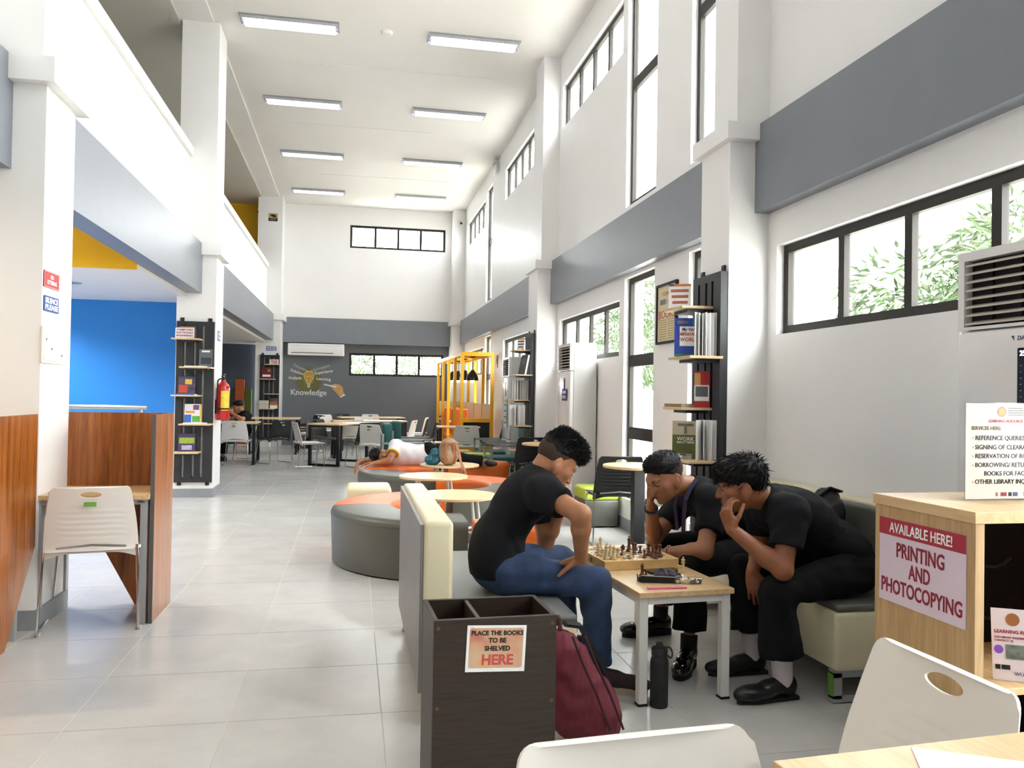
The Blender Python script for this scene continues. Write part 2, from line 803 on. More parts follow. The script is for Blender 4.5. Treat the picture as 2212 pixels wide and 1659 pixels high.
box(bm, XLW, -2.1, 11.1, 11.3, 0, 2.43)
struct('wall_blue', bm, BLUEP)
bm = B()
box(bm, XLW, -2.2, 20.5, 20.7, 0, 2.7)
struct('wall_slate', bm, SLATE)
bm = B()
box(bm, -4.4, -4.3, 11.3, 20.5, 0, 2.5)
struct('wall_aisle', bm, SLATE)
bm = B()
box(bm, XW - .012, XW, 5.28, 10.4, 0, .11)
box(bm, XW - .012, XW, 10.95, 19.6, 0, .11)
box(bm, XW - .012, XW, .2, 4.85, 0, .11)
struct('baseboard_right', bm, BASEB)

# ------------------------------------------------------------------ ceiling troffers
TUBE = mat('lit_fluorescent_tube', 'f2f6ff', 0.4, emit=7.0)
REFL = mat('troffer_reflector', '9fa0aa', 0.35, 0.4)
LOUV = mat('white_louvre_blade', 'c4c4cc', 0.4, 0.2)
SILV = mat('silver_painted_steel', 'a9adb0', 0.38, 0.55)


def troffer():
    t = thing('ceiling_light', 'x', 'ceiling light', (0, 0, 0), 0, 'recessed fluorescent ceiling lights')
    L, W, D = 1.17, .29, .09
    b = B()
    for x0, x1, y0, y1 in ((-L / 2, L / 2, -W / 2, -W / 2 + .018), (-L / 2, L / 2, W / 2 - .018, W / 2),
                           (-L / 2, -L / 2 + .018, -W / 2 + .018, W / 2 - .018), (L / 2 - .018, L / 2, -W / 2 + .018, W / 2 - .018)):
        box(b, x0, x1, y0, y1, -.012, .004)
    obj('frame', b, SILV, parent=t)
    b = B()
    box(b, -L / 2 + .01, L / 2 - .01, -W / 2 + .01, W / 2 - .01, -.004, -.002)
    obj('reflector', b, REFL, parent=t)
    for y in (-.065, .065):
        b = B()
        tube(b, [(-.54, y, -.016), (.54, y, -.016)], .012, 8)
        obj('fluorescent_tube', b, TUBE, parent=t, smooth=True)
    b = B()
    for k in range(15):
        x = -L / 2 + .04 + k * (L - .08) / 14
        box(b, x - .0025, x + .0025, -W / 2 + .018, W / 2 - .018, -.05, -.03)
    box(b, -L / 2 + .018, L / 2 - .018, -.004, .004, -.05, -.03)
    box(b, -L / 2 + .018, L / 2 - .018, -W / 2 + .018, -W / 2 + .022, -.05, -.012)
    box(b, -L / 2 + .018, L / 2 - .018, W / 2 - .022, W / 2 - .018, -.05, -.012)
    obj('louvre', b, LOUV, parent=t)
    return t


tr0 = troffer()
rows = [(10.16, 'nearest row'), (12.88, 'second row'), (15.7, 'third row'), (18.55, 'row nearest the far wall'),
        (7.4, 'above the curved seats, over the top edge'), (4.7, 'above the chess players, out of view'), (2.0, 'above the oak counter, out of view'), (-.7, 'behind the camera, out of view'), (-3.2, 'over the entrance, out of view')]
first = True
for y, nm in rows:
    for x, sd in ((-.83, 'left'), (1.43, 'right')):
        lab = '%s of the lit louvred ceiling lights, %s' % ('left one' if sd == 'left' else 'right one', nm)
        if first:
            tr0.location = (x, y, ZC - .001)
            tr0['label'] = lab
            first = False
        else:
            dup(tr0, (x, y, ZC - .001), 0, lab)
bm = B()
lathe(bm, [(.0, 0), (.075, 0), (.075, -.015), (.06, -.04), (.03, -.05), (0, -.05)], 24)
tag(obj('smoke_detector', bm, mat('smoke_white', 'e8e6e0', .5), smooth=True, loc=(.335, 10.15, ZC)), 'small round white smoke detector on the ceiling', 'smoke detector')

# ------------------------------------------------------------------ recessed downlights under the mezzanine
DLE = mat('lit_downlight_lens', 'fff4e2', .4, emit=30.0)


def downlight(x, y, z, lab, watt=DOWN_WATT, warm=(1, .93, .82)):
    t = thing('recessed_downlight', lab, 'downlight', (x, y, z), 0, 'recessed downlights under the mezzanine')
    b = B()
    lathe(b, [(.07, 0), (.095, 0), (.095, -.008), (.07, -.012)], 20)
    obj('trim_ring', b, SILV, parent=t, smooth=True)
    b = B()
    lathe(b, [(0, -.004), (.07, -.004), (.07, -.007), (0, -.007)], 20)
    obj('lens', b, DLE, parent=t)
    L = bpy.data.lights.new('downlight_lamp', 'SPOT')
    L.energy = watt
    L.color = warm
    L.spot_size = math.radians(150)
    L.spot_blend = .6
    L.shadow_soft_size = .06
    o = bpy.data.objects.new('downlight_lamp', L)
    C.objects.link(o)
    o.parent = t
    o.location = (0, 0, -.02)


downlight(-2.95, 9.35, 2.42, 'round lit downlight in the white ceiling before the blue wall', 45, (1, .97, .92))
downlight(-4.1, 10.2, 2.42, 'round downlight deeper in the recess before the blue wall', 80, (1, .97, .92))
for x, y, nm in ((-3.0, 6.6, 'nearer the hall'), (-4.6, 6.6, 'deeper in the aisle')):
    downlight(x, y, 2.98, 'round downlight before the yellow bulkhead, ' + nm, 120)
for x, y, nm in ((-3.0, 3.4, 'behind the first column'), (-4.8, 3.4, 'deepest in the aisle')):
    downlight(x, y, 2.98, 'round warm downlight over the near left aisle, ' + nm, 60, (1, .76, .5))
for x, y, nm in ((-3.0, 13.5, 'nearest'), (-3.0, 16.5, 'middle'), (-3.0, 19.0, 'last')):
    downlight(x, y, 2.42, nm + ' round downlight in the low ceiling of the far left aisle', 12)
# ------------------------------------------------------------------ furniture materials
from mathutils.geometry import delaunay_2d_cdt
WPLA = mat('white_plastic', 'ece6de', 0.42, noise=0.01)
BPLA = mat('black_plastic', '1b1c1e', 0.45, noise=0.05)
CHRO = mat('chrome_rod', 'c9c9c9', 0.14, 1.0)
BLKM = mat('black_steel', '17181a', 0.45, 0.2)
WHTM = mat('white_steel', 'dcdad6', 0.4)
OAK = wood('pale_oak_laminate', 'c9a574', 'e0c295', 0.4, (18, 1.4, 18), 2.2)
OAKZ = wood('oak_veneer_upright', 'a98758', 'c9a87c', 0.45, (22, 22, 1.2), 2.4)
MAPLE = wood('maple_tabletop', 'd8b482', 'ecd0a2', 0.33, (1.5, 16, 16), 2.0)
RUST = wood('reddish_walnut_laminate', '703a12', 'b56a2c', 0.28, (13, 13, 0.9), 2.2, 0.2)
WENGE = wood('dark_wenge_board', '211712', '3a2a20', 0.42, (4, 60, 60), 2.0)
CREAM = mat('cream_leatherette', 'ddd3b2', 0.38, noise=0.02, bump=0.12, bscale=240)
GLEA = mat('grey_leatherette', '55564f', 0.36, noise=0.04, bump=0.12, bscale=240)
GSEAT = mat('mid_grey_leatherette', '696b69', 0.4, noise=0.04, bump=0.1, bscale=240)
ORAN = mat('orange_leatherette', 'dd6a26', 0.36, noise=0.04, bump=0.12, bscale=240)
LIME = mat('lime_leatherette', 'b5c948', 0.38, noise=0.03, bump=0.12, bscale=240)
TEAL = mat('teal_upholstery', '1d5a57', 0.6, noise=0.05, bump=0.12, bscale=300)
VENG = wood('grey_wood_veneer', '6d6a65', '8b8883', 0.4, (30, 30, 1.5), 2.0)
YELM = mat('yellow_painted_steel', 'e8a814', 0.42, noise=0.02)
STICK = mat('green_sticker', '6ea03c', 0.6, noise=0.1, nscale=60)
STILL = mat('dark_print', '2a3a1c', 0.7)
PAPER = mat('white_paper', 'efeeec', 0.75)
PAGES = mat('book_pages', 'e6e0d2', 0.8, noise=0.05, stretch=(4, 4, 200))
BLACK = mat('matt_black', '121212', 0.6)
INK = mat('black_ink', '161412', 0.7)
REDI = mat('crimson_ink', '9c1f33', 0.7)
RUB = mat('black_rubber_foot', '141414', 0.8)


# ------------------------------------------------------------------ stacking chair
def ellipse(cx, cy, a, b, n=24):
    return [(cx + a * math.cos(2 * PI * i / n), cy + b * math.sin(2 * PI * i / n)) for i in range(n)]


def inside(p, poly):
    x, y = p
    c = False
    j = len(poly) - 1
    for i in range(len(poly)):
        xi, yi = poly[i]
        xj, yj = poly[j]
        if (yi > y) != (yj > y) and x < (xj - xi) * (y - yi) / (yj - yi) + xi:
            c = not c
        j = i
    return c


def plate(outline, holes, step, fn, thick):
    """flat outline with holes, filled with a fine triangle net, bent by fn(u, v) and thickened"""
    pts = [Vector(p) for p in outline]
    edges = [(i, (i + 1) % len(outline)) for i in range(len(outline))]
    for h in holes:
        o = len(pts)
        pts += [Vector(p) for p in h]
        edges += [(o + i, o + (i + 1) % len(h)) for i in range(len(h))]
    xs = [p[0] for p in outline]
    ys = [p[1] for p in outline]
    u = min(xs) + step / 2
    while u < max(xs):
        v = min(ys) + step / 4
        while v < max(ys):
            if inside((u, v), outline) and not any(inside((u, v), h) for h in holes):
                pts.append(Vector((u, v)))
            v += step / 2
        u += step
    vv, ee, ff = delaunay_2d_cdt(pts, edges, [], 0, 1e-5)[:3]
    bm = B()
    bv = [bm.verts.new(fn(p[0], p[1])) for p in vv]
    for f in ff:
        c = ((vv[f[0]] + vv[f[1]] + vv[f[2]]) / 3)
        if inside(c, outline) and not any(inside(c, h) for h in holes):
            bm.faces.new([bv[i] for i in f])
    bmesh.ops.delete(bm, geom=[v for v in bm.verts if not v.link_faces], context='VERTS')
    bmesh.ops.recalc_face_normals(bm, faces=bm.faces[:])
    bmesh.ops.solidify(bm, geom=bm.faces[:], thickness=thick)
    return bm


def rounded(poly, r, n=5):
    out = []
    m = len(poly)
    for i in range(m):
        a, b, c = Vector(poly[i - 1]), Vector(poly[i]), Vector(poly[(i + 1) % m])
        d1, d2 = (a - b), (c - b)
        rr = min(r if not isinstance(r, (list, tuple)) else r[i], d1.length * .45, d2.length * .45)
        p, q = b + d1.normalized() * rr, b + d2.normalized() * rr
        for k in range(n + 1):
            t = k / n
            s = p * (1 - t) ** 2 + b * 2 * t * (1 - t) + q * t * t
            out.append((s.x, s.y))
    return out


def back_fn(u, v):
    # v 0..0.40 up the back; u across; local +y is forward
    z = 0.385 + v
    ribs = 0.0
    if 0.12 < v < 0.27 and abs(u) < 0.165:
        fade = min(1, (0.165 - abs(u)) / 0.04)
        ribs = 0.0035 * math.sin((v - 0.12) / 0.15 * 2 * PI * 5) * fade
    y = -0.185 - 0.085 * (v / 0.40) ** 1.15 + 0.55 * u * u + ribs
    return (u, y, z)


def seat_fn(u, v):
    z = 0.445 - 0.018 * math.cos(v * PI / 0.44) * (1 - (u / .24) ** 2) * .6 - 0.35 * max(0, v - .17) ** 1.3 - 0.012 * (1 - (u / .23) ** 2)
    return (u, v, z)


def make_chair(m, hole=True):
    t = thing('stacking_chair', 'x', 'chair')
    outl = rounded([(-.232, 0.0), (-.14, .035), (.14, .035), (.232, 0.0), (.222, .20), (.188, .395), (-.188, .395), (-.222, .20)],
                   [.02, .08, .08, .02, .15, .028, .028, .15])
    slit = rounded([(-.17, .058), (0, .073), (.17, .058), (.17, .070), (0, .086), (-.17, .070)], .004, 2)
    bm = plate(outl, [ellipse(0, .352, .052, .0165), slit] if hole else [slit], .02, back_fn, .007)
    bk_ = obj('backrest', bm, m, parent=t, smooth=True, angle=0.9)
    q = B()
    box(q, -.03, .03, -.001, .001, -.012, .012)
    s = obj('inventory_sticker', q, STICK, parent=bk_, loc=(0.0, -.273, .69), rot=(math.radians(-13), 0, 0))
    outl = rounded([(-.235, -.2), (.235, -.2), (.22, .235), (-.22, .235)], [.03, .03, .07, .07])
    bm = plate(outl, [], .03, seat_fn, .008)
    obj('seat', bm, m, parent=t, smooth=True, angle=0.9)
    for s_ in (-1, 1):
        q = B()
        pts = [(s_ * .222, -.205, .46), (s_ * .224, -.20, .40), (s_ * .24, -.235, .0075), (s_ * .24, .215, .0075), (s_ * .205, .185, .415), (s_ * .19, -.12, .418)]
        tube(q, fillet(pts, .04, 5), .0065, 8)
        obj('sled_leg', q, CHRO, parent=t, smooth=True)
    for y, z in ((-.1, .416), (.15, .405)):
        q = B()
        tube(q, [(-.2, y, z), (.2, y, z)], .006, 8)
        obj('cross_rod', q, CHRO, parent=t, smooth=True)
    q = B()
    for s_ in (-1, 1):
        for y in (-.18, .16):
            box(q, s_ * .24 - .009, s_ * .24 + .009, y - .025, y + .025, 0, .012)
    obj('glide', q, mat('clear_glide', 'b9b9b4', .5), parent=t)
    return t


chair_w = make_chair(WPLA)
chair_w['group'] = 'white stacking chairs'
chair_b = make_chair(BPLA)
chair_b['group'] = 'black stacking chairs'
used = {'w': False, 'b': False}


def chair(kind, x, y, deg, label):
    """deg: heading of the sitter, 0 = away from the camera (+y), 90 = towards -x"""
    root = chair_w if kind == 'w' else chair_b
    if not used[kind]:
        used[kind] = True
        root.location = (x, y, 0)
        root.rotation_euler = (0, 0, math.radians(deg))
        root['label'] = label
        return root
    return dup(root, (x, y, 0), math.radians(deg), label)


# foreground and near chairs
pc = make_chair(WPLA, False)
pc.location, pc.rotation_euler = (.455, .945, 0), (0, 0, math.radians(184))
tag(pc, 'white plastic chair at the bottom edge, only its curved back top showing', 'chair')
chair('w', .915, 1.415, 92, 'white plastic chair with oval grip hole before the oak counter')
chair('w', -1.385, 4.86, 10, 'white plastic chair pushed under the wooden study carrel')
chair('b', 2.32, 6.98, -4, 'black plastic chair at the small round table behind the chess players')
chair('b', 2.2, 10.0, 0, 'black plastic chair below the bookcase column, second round table in front')
# far left tables
chair('w', -1.95, 14.66, -4, 'white chair seen from behind, left of all at the far tables')
chair('b', -1.38, 15.2, 40, 'black chair turned left beside the far bookcase column')
chair('w', -.72, 14.15, -72, 'white chair side-on with open seat, in front of the middle table')
chair('w', -.86, 17.35, 82, 'white chair side-on facing left before the grey mural wall')
chair('b', -.95, 18.3, 120, 'black chair whose top shows behind the side-on white chair')
chair('w', -2.2, 17.9, -85, 'white chair at the left end of the far left table')
# middle tables
chair('b', .2, 14.35, 25, 'black chair with green sticker seen from behind at the middle table')
chair('b', -.55, 15.55, 215, 'black chair facing us behind the middle table')
chair('w', -.55, 18.75, 205, 'white chair below the mural, furthest back on the left')
chair('b', -.22, 19.4, 190, 'dark chair beside it, behind the second far table')
chair('w', -.02, 15.85, 12, 'white chair with its back turned behind the middle table')
chair('w', .25, 17.05, 182, 'white chair at the near side of the second far table')
chair('w', .42, 19.35, 180, 'white chair alone at the back, centred under the far window')
chair('w', .42, 13.62, -35, 'white chair half hidden by the teal armchairs')
chair('w', .95, 15.7, 70, 'white chair turned left right of the teal armchairs')
chair('b', 1.28, 16.7, 80, 'black chair between two white ones at the far table end')
chair('w', 1.35, 17.6, 75, 'white chair furthest right at the far tables')
chair('b', 1.25, 14.4, 95, 'black chair side-on by the grey wall')
chair('w', 1.84, 13.42, 2, 'white chair seen from behind before the yellow booth')
chair('b', 2.34, 13.85, 75, 'black chair side-on beside the yellow booth')
WST = thing('white_stool', 'white seated stool behind the second chess player', 'stool', (2.42, 5.75, 0))
bm = B()
rbox(bm, -.17, .17, -.17, .17, .43, .455, .012, 2)
obj('seat', bm, WPLA, parent=WST, smooth=True)
for a, b in ((-.15, -.15), (.15, -.15), (.15, .15), (-.15, .15)):
    bm = B()
    tube(bm, [(a, b, 0), (a * .8, b * .8, .44)], .011, 8)
    obj('leg', bm, WHTM, parent=WST, smooth=True)
bm = B()
tube(bm, [(-.136, -.136, .2), (.136, -.136, .2), (.136, .136, .2), (-.136, .136, .2)], .006, 6, True)
obj('stretcher', bm, WHTM, parent=WST, smooth=True)


# ------------------------------------------------------------------ study tables with black steel frames
def study_table(x, y, deg, L, W, label, H=.74):
    t = thing('study_table', label, 'table', (x, y, 0), math.radians(deg), 'study tables with black steel frames')
    b = B()
    rbox(b, -L / 2, L / 2, -W / 2, W / 2, H - .025, H, .004, 1)
    obj('tabletop', b, MAPLE, parent=t)
    for sx in (-1, 1):
        for sy in (-1, 1):
            b = B()
            box(b, sx * (L / 2 - .035) - .025, sx * (L / 2 - .035) + .025, sy * (W / 2 - .035) - .025, sy * (W / 2 - .035) + .025, 0, H - .025)
            obj('leg', b, BLKM, parent=t)
        b = B()
        box(b, sx * (L / 2 - .035) - .024, sx * (L / 2 - .035) + .024, -W / 2 + .06, W / 2 - .06, 0, .04)
        obj('floor_rail', b, BLKM, parent=t)
        b = B()
        box(b, sx * (L / 2 - .035) - .024, sx * (L / 2 - .035) + .024, -W / 2 + .06, W / 2 - .06, H - .065, H - .0255)
        obj('top_rail', b, BLKM, parent=t)
    return t


study_table(-2.22, 15.1, 0, 1.15, .75, 'study table where the man in the back corner sits')
study_table(-1.58, 17.55, 0, 1.0, .8, 'study table below the far bookcase')
study_table(-.22, 14.98, 62, 1.15, .62, 'study table nearest the sleeping man, set at an angle')
study_table(.33, 16.45, 8, 1.45, .5, 'long study table in the middle of the far group')
study_table(.42, 18.75, 10, 1.45, .6, 'study table at the back under the far windows')
study_table(1.80, 13.95, 0, .72, .42, 'small study table before the yellow booth')


# ------------------------------------------------------------------ round lounge tables
def round_table(x, y, r, h, label, leg='w'):
    t = thing('round_table', label, 'table', (x, y, 0), 0, 'round tables')
    b = B()
    lathe(b, [(0, h - .022), (r - .004, h - .022), (r, h - .018), (r, h - .004), (r - .004, h), (0, h)], 48)
    obj('tabletop', b, MAPLE, parent=t, smooth=True, angle=.5)
    if leg == 'w':
        for k in range(4):
            a = PI / 4 + k * PI / 2
            b = B()
            tube(b, [(r * .86 * math.cos(a), r * .86 * math.sin(a), 0), (r * .62 * math.cos(a), r * .62 * math.sin(a), h - .022)], .013, 10)
            obj('leg', b, WHTM, parent=t, smooth=True)
        b = B()
        for k in range(2):
            a = PI / 4 + k * PI / 2
            bar(b, (r * .74 * math.cos(a), r * .74 * math.sin(a), h * .42), (-r * .74 * math.cos(a), -r * .74 * math.sin(a), h * .42), .014)
        obj('cross_brace', b, WHTM, parent=t)
    else:
        b = B()
        box(b, -.045, .045, -.045, .045, .015, h - .03)
        obj('post', b, BLKM, parent=t)
        b = B()
        rbox(b, -.2, .2, -.2, .2, 0, .015, .005, 1)
        obj('base_plate', b, BLKM, parent=t)
        b = B()
        rbox(b, -.11, .11, -.11, .11, h - .03, h - .022, .003, 1)
        obj('mounting_plate', b, BLKM, parent=t)
    return t


round_table(.82, 6.43, .335, .5, 'pale round table just behind the cream sofa back')
round_table(.79, 7.92, .335, .5, 'pale round table in the middle of the curved seats')
round_table(1.095, 9.17, .335, .5, 'round table carrying the brown and teal bags')
round_table(2.31, 6.33, .29, .74, 'small tall round table right behind the chess players', 'b')
round_table(2.24, 9.2, .30, .74, 'small tall round table behind the spiky-haired player', 'b')


# ------------------------------------------------------------------ serpentine seat: quarter-ring modules
def ring_module(cx, cy, a0, a1, m, label, ri=.46, ro=.95, h=.42):
    t = thing('curved_seat', label, 'seat', (cx, cy, 0), 0, 'curved seat modules')
    n = 18
    a0, a1 = math.radians(a0) + .006, math.radians(a1) - .006
    # section: rounded top edges
    sec = [(ri, .012), (ri, h - .05)]
    for k in range(1, 6):
        q = k / 5 * PI / 2
        sec.append((ri + .045 * (1 - math.cos(q)), h - .05 + .05 * math.sin(q)))
    sec += [((ri + ro) / 2, h + .008)]
    for k in range(5, 0, -1):
        q = k / 5 * PI / 2
        sec.append((ro - .045 * (1 - math.cos(q)), h - .05 + .05 * math.sin(q)))
    sec += [(ro, h - .05), (ro - .015, .012)]
    b = B()
    rings = []
    for i in range(n + 1):
        a = a0 + (a1 - a0) * i / n
        rings.append([b.verts.new((r * math.cos(a), r * math.sin(a), z)) for r, z in sec])
    for A, Bq in zip(rings, rings[1:]):
        for k in range(len(sec)):
            j = (k + 1) % len(sec)
            b.faces.new((A[k], Bq[k], Bq[j], A[j]))
    b.faces.new(rings[0])
    b.faces.new(rings[-1][::-1])
    obj('upholstery', b, m, parent=t, smooth=True, angle=.8)
    b = B()
    pts = [((ro + .0005) * math.cos(a0 + (a1 - a0) * i / n), (ro + .0005) * math.sin(a0 + (a1 - a0) * i / n), h - .05) for i in range(n + 1)]
    tube(b, pts, .0035, 6)
    obj('piping', b, m, parent=t, smooth=True)
    b = B()
    for i in range(5):
        a = a0 + (a1 - a0) * (i + .5) / 5
        lathe(b, [(0, 0), (.02, 0), (.02, .013), (0, .013)], 10, T((ri + ro) / 2 * math.cos(a), (ri + ro) / 2 * math.sin(a), 0))
    obj('foot', b, RUB, parent=t)
    return t


ring_module(.80, 6.46, 180, 270, GLEA, 'grey curved seat nearest the camera beside the cream sofa back')
ring_module(.80, 6.46, 90, 180, ORAN, 'orange curved seat adjoining the nearest grey one')
ring_module(.86, 7.91, -90, 0, GLEA, 'grey curved seat right of the middle round table')
ring_module(.86, 7.91, 0, 90, ORAN, 'orange curved seat right behind the middle round table')
ring_module(1.02, 9.37, 180, 270, GLEA, 'grey curved seat in front of the sleeping man')
ring_module(1.02, 9.37, 90, 180, ORAN, 'orange curved seat under the sleeping man')
ring_module(1.16, 10.85, -90, -20, ORAN, 'orange curved seat under the sleeping man\'s legs')


def ottoman(name, x, y, w, d, h, top, base, label, hs=.13, rz=0):
    t = thing(name, label, 'ottoman', (x, y, 0), rz)
    b = B()
    rbox(b, -w / 2, w / 2, -d / 2, d / 2, h - hs, h, .035, 4)
    obj('seat_pad', b, top, parent=t, smooth=True, angle=1.0)
    b = B()
    rbox(b, -w / 2 + .004, w / 2 - .004, -d / 2 + .004, d / 2 - .004, .012, h - hs + .004, .012, 2)
    obj('base', b, base, parent=t, smooth=True, angle=.8)
    for sx in (-1, 1):
        for sy in (-1, 1):
            b = B()
            lathe(b, [(0, 0), (.018, 0), (.018, .014), (0, .014)], 10, T(sx * (w / 2 - .05), sy * (d / 2 - .05), 0))
            obj('foot', b, RUB, parent=t)
    return t


ottoman('ottoman', 1.02, 5.3, .42, .42, .45, ORAN, GLEA, 'orange-topped grey ottoman behind the spiky-haired man')
ottoman('ottoman', .16, 7.6, .40, .44, .45, CREAM, CREAM, 'cream cube ottoman beside the orange curved seat')
ottoman('ottoman', 2.43, 7.88, .36, .40, .395, LIME, GLEA, 'lime-topped grey ottoman against the right wall behind a black chair')
ottoman('ottoman', 1.84, 11.86, .40, .38, .43, LIME, GLEA, 'lime-topped ottoman among the teal armchairs')


# ------------------------------------------------------------------ teal armchairs
def armchair(x, y, deg, label):
    """sitter faces local +y"""
    t = thing('armchair', label, 'armchair', (x, y, 0), math.radians(deg), 'teal armchairs with silver frames')
    w, d = .62, .62
    for s_ in (-1, 1):
        b = B()
        X = s_ * w / 2
        bar(b, (X, -d / 2, 0), (X, -d / 2, .72), .03)
        bar(b, (X, d / 2, 0), (X, d / 2, .60), .03)
        bar(b, (X, -d / 2, .585), (X, d / 2 + .015, .585), .03)
        bar(b, (X, -d / 2, .20), (X, d / 2, .20), .03)
        obj('side_frame', b, SILV, parent=t)
    b = B()
    bar(b, (-w / 2, -d / 2, .2), (w / 2, -d / 2, .2), .03)
    bar(b, (-w / 2, d / 2, .2), (w / 2, d / 2, .2), .03)
    bar(b, (-w / 2, -d / 2, .70), (w / 2, -d / 2, .70), .03)
    obj('cross_frame', b, SILV, parent=t)
    b = B()
    rbox(b, -w / 2 + .02, w / 2 - .02, -d / 2 + .04, d / 2 + .01, .22, .42, .03, 3)
    obj('seat_cushion', b, TEAL, parent=t, smooth=True, angle=1)
    b = B()
    rbox(b, -w / 2 + .02, w / 2 - .02, -d / 2 + .0, -d / 2 + .13, .42, .86, .04, 4)
    obj('back_cushion', b, TEAL, parent=t, smooth=True, angle=1)
    return t


armchair(.74, 11.85, -90, 'teal armchair facing right, nearer of the two behind the sleeping man')
armchair(.92, 12.75, -90, 'teal armchair facing right, farther of the two behind the sleeping man')
armchair(2.22, 11.42, 90, 'teal armchair facing left by the right wall, nearer one')
armchair(2.24, 12.55, 90, 'teal armchair facing left by the right wall, farther one')
for x, y, h, w_, lab in ((1.42, 12.55, .55, .42, 'small pale side table behind the brown backpack, taller one'), (1.66, 12.28, .44, .2, 'small low pale side table right of the brown backpack'),
                     (2.33, 10.62 - .32, .46, .3, 'little pale table with a paper beside the teal armchair')):
    t = thing('side_table', lab, 'table', (x, y, 0))
    b = B()
    rbox(b, -w_ / 2, w_ / 2, -.15, .15, h - .02, h, .004, 1)
    obj('tabletop', b, MAPLE, parent=t)
    for sx in (-1, 1):
        for sy in (-1, 1):
            b = B()
            bar(b, (sx * (w_ / 2 - .02), sy * .13, 0), (sx * (w_ / 2 - .02), sy * .13, h - .02), .02)
            obj('leg', b, WHTM, parent=t)


# ------------------------------------------------------------------ lounge sofas
def sofa_left():
    t = thing('booth_sofa', 'cream and grey sofa with a tall back, spiky-haired man seated', 'sofa', (.27, 3.17, 0), math.radians(0))
    L = 1.37
    b = B()
    rbox(b, .012, .13, 0, L, .115, .80, .022, 4)
    obj('backrest', b, CREAM, parent=t, smooth=True, angle=1)
    b = B()
    box(b, 0, .014, .012, L - .012, .13, .785)
    obj('back_panel', b, VENG, parent=t)
    b = B()
    rbox(b, .128, .64, -.015, L, .13, .39, .03, 4)
    obj('seat_base', b, CREAM, parent=t, smooth=True, angle=1)
    b = B()
    rbox(b, .128, .635, -.012, L - .003, .385, .42, .016, 3)
    obj('seat_pad', b, GSEAT, parent=t, smooth=True, angle=1)
    for x, y in ((.04, .03), (.04, L - .07), (.56, .03), (.56, L - .07)):
        b = B()
        bar(b, (x, y, .012), (x, y, .135), .035)
        box(b, x - .02, x + .02, y - .02, y + .02, 0, .014)
        obj('leg', b, SILV, parent=t)
    return t


sofa_left()


def sofa_right():
    t = thing('booth_sofa', 'cream sofa with dark back along the right wall, two men seated', 'sofa', (2.04, 3.135, 0), 0)
    L = 1.62
    b = B()
    rbox(b, 0, .50, 0, L, .135, .39, .022, 4)
    obj('seat_base', b, CREAM, parent=t, smooth=True, angle=1)
    b = B()
    rbox(b, .01, .50, .006, L - .006, .385, .42, .016, 3)
    obj('seat_pad', b, GLEA, parent=t, smooth=True, angle=1)
    b = B()
    rbox(b, .485, .595, 0, L, .115, .80, .02, 4)
    obj('backrest', b, CREAM, parent=t, smooth=True, angle=1)
    b = B()
    rbox(b, .435, .49, .02, L - .02, .42, .785, .025, 4)
    obj('back_cushion', b, GLEA, parent=t, smooth=True, angle=1)
    for y in (.0, L - .1):
        b = B()
        bar(b, (.02, y + .03, .02), (.02, y + .03, .13), .04, .04)
        bar(b, (.48, y + .03, .02), (.48, y + .03, .13), .04, .04)
        bar(b, (.0, y + .03, .02), (.5, y + .03, .02), .04, .03)
        bar(b, (.0, y + .03, .125), (.5, y + .03, .125), .04, .03)
        l_ = obj('loop_leg', b, SILV, parent=t)
        if y == 0:
            b = B()
            box(b, -.003, .0, .012, .05, .03, .125)
            obj('inventory_sticker', b, STICK, parent=l_)
    return t


sofa_right()

# ------------------------------------------------------------------ coffee table
ct = thing('coffee_table', 'low pale wooden table with white legs holding the chess game', 'table', (1.19, 3.225, 0), math.radians(4))
CW, CL, CZ = .445, .96, .48
bm = B()
rbox(bm, 0, CW, 0, CL, CZ - .024, CZ, .002, 1)
obj('tabletop', bm, OAK, parent=ct)
for x in (.03, CW - .03):
    for y in (.035, CL - .035):
        bm = B()
        rbox(bm, x - .02, x + .02, y - .02, y + .02, .008, CZ - .024, .004, 1)
        lg = obj('leg', bm, WHTM, parent=ct)
        bm = B()
        box(bm, x - .021, x + .021, y - .021, y + .021, 0, .009)
        obj('foot_cap', bm, RUB, parent=lg)
for y in (.035, CL - .035):
    bm = B()
    box(bm, .05, CW - .05, y - .018, y + .018, CZ - .055, CZ - .0242)
    obj('end_rail', bm, WHTM, parent=ct)
for x in (.03, CW - .03):
    bm = B()
    box(bm, x - .018, x + .018, .055, CL - .055, CZ - .055, CZ - .0242)
    obj('side_rail', bm, WHTM, parent=ct)

# ------------------------------------------------------------------ book drop box
bx_ = thing('book_drop_box', 'dark brown open book box with a paper sign on its front', 'box', (.258, 2.50, 0), math.radians(2.5))
W_, D_, H_ = .395, .265, .60
for nm, a in (('front_board', (0, W_, 0, .016, 0, H_)), ('rear_board', (0, W_, D_ - .016, D_, 0, H_)), ('side_board', (0, .016, .016, D_ - .016, 0, H_)),
              ('side_board', (W_ - .016, W_, .016, D_ - .016, 0, H_)), ('divider', (.138, .152, .016, D_ - .016, .02, H_ - .004)), ('bottom_board', (.016, W_ - .016, .016, D_ - .016, .01, .026))):
    bm = B()
    rbox(bm, *a, .0015, 1)
    obj(nm, bm, WENGE, parent=bx_)
for x in (.014, W_ - .014):
    for z in (.05, .33, .575):
        bm = B()
        lathe(bm, [(0, 0), (.006, 0), (.006, .0015), (0, .0015)], 12, T(x, -.0005, z) @ Rm('X', PI / 2))
        obj('screw_cover', bm, mat('brown_screw_cap', '5a4433', .5), parent=bx_)


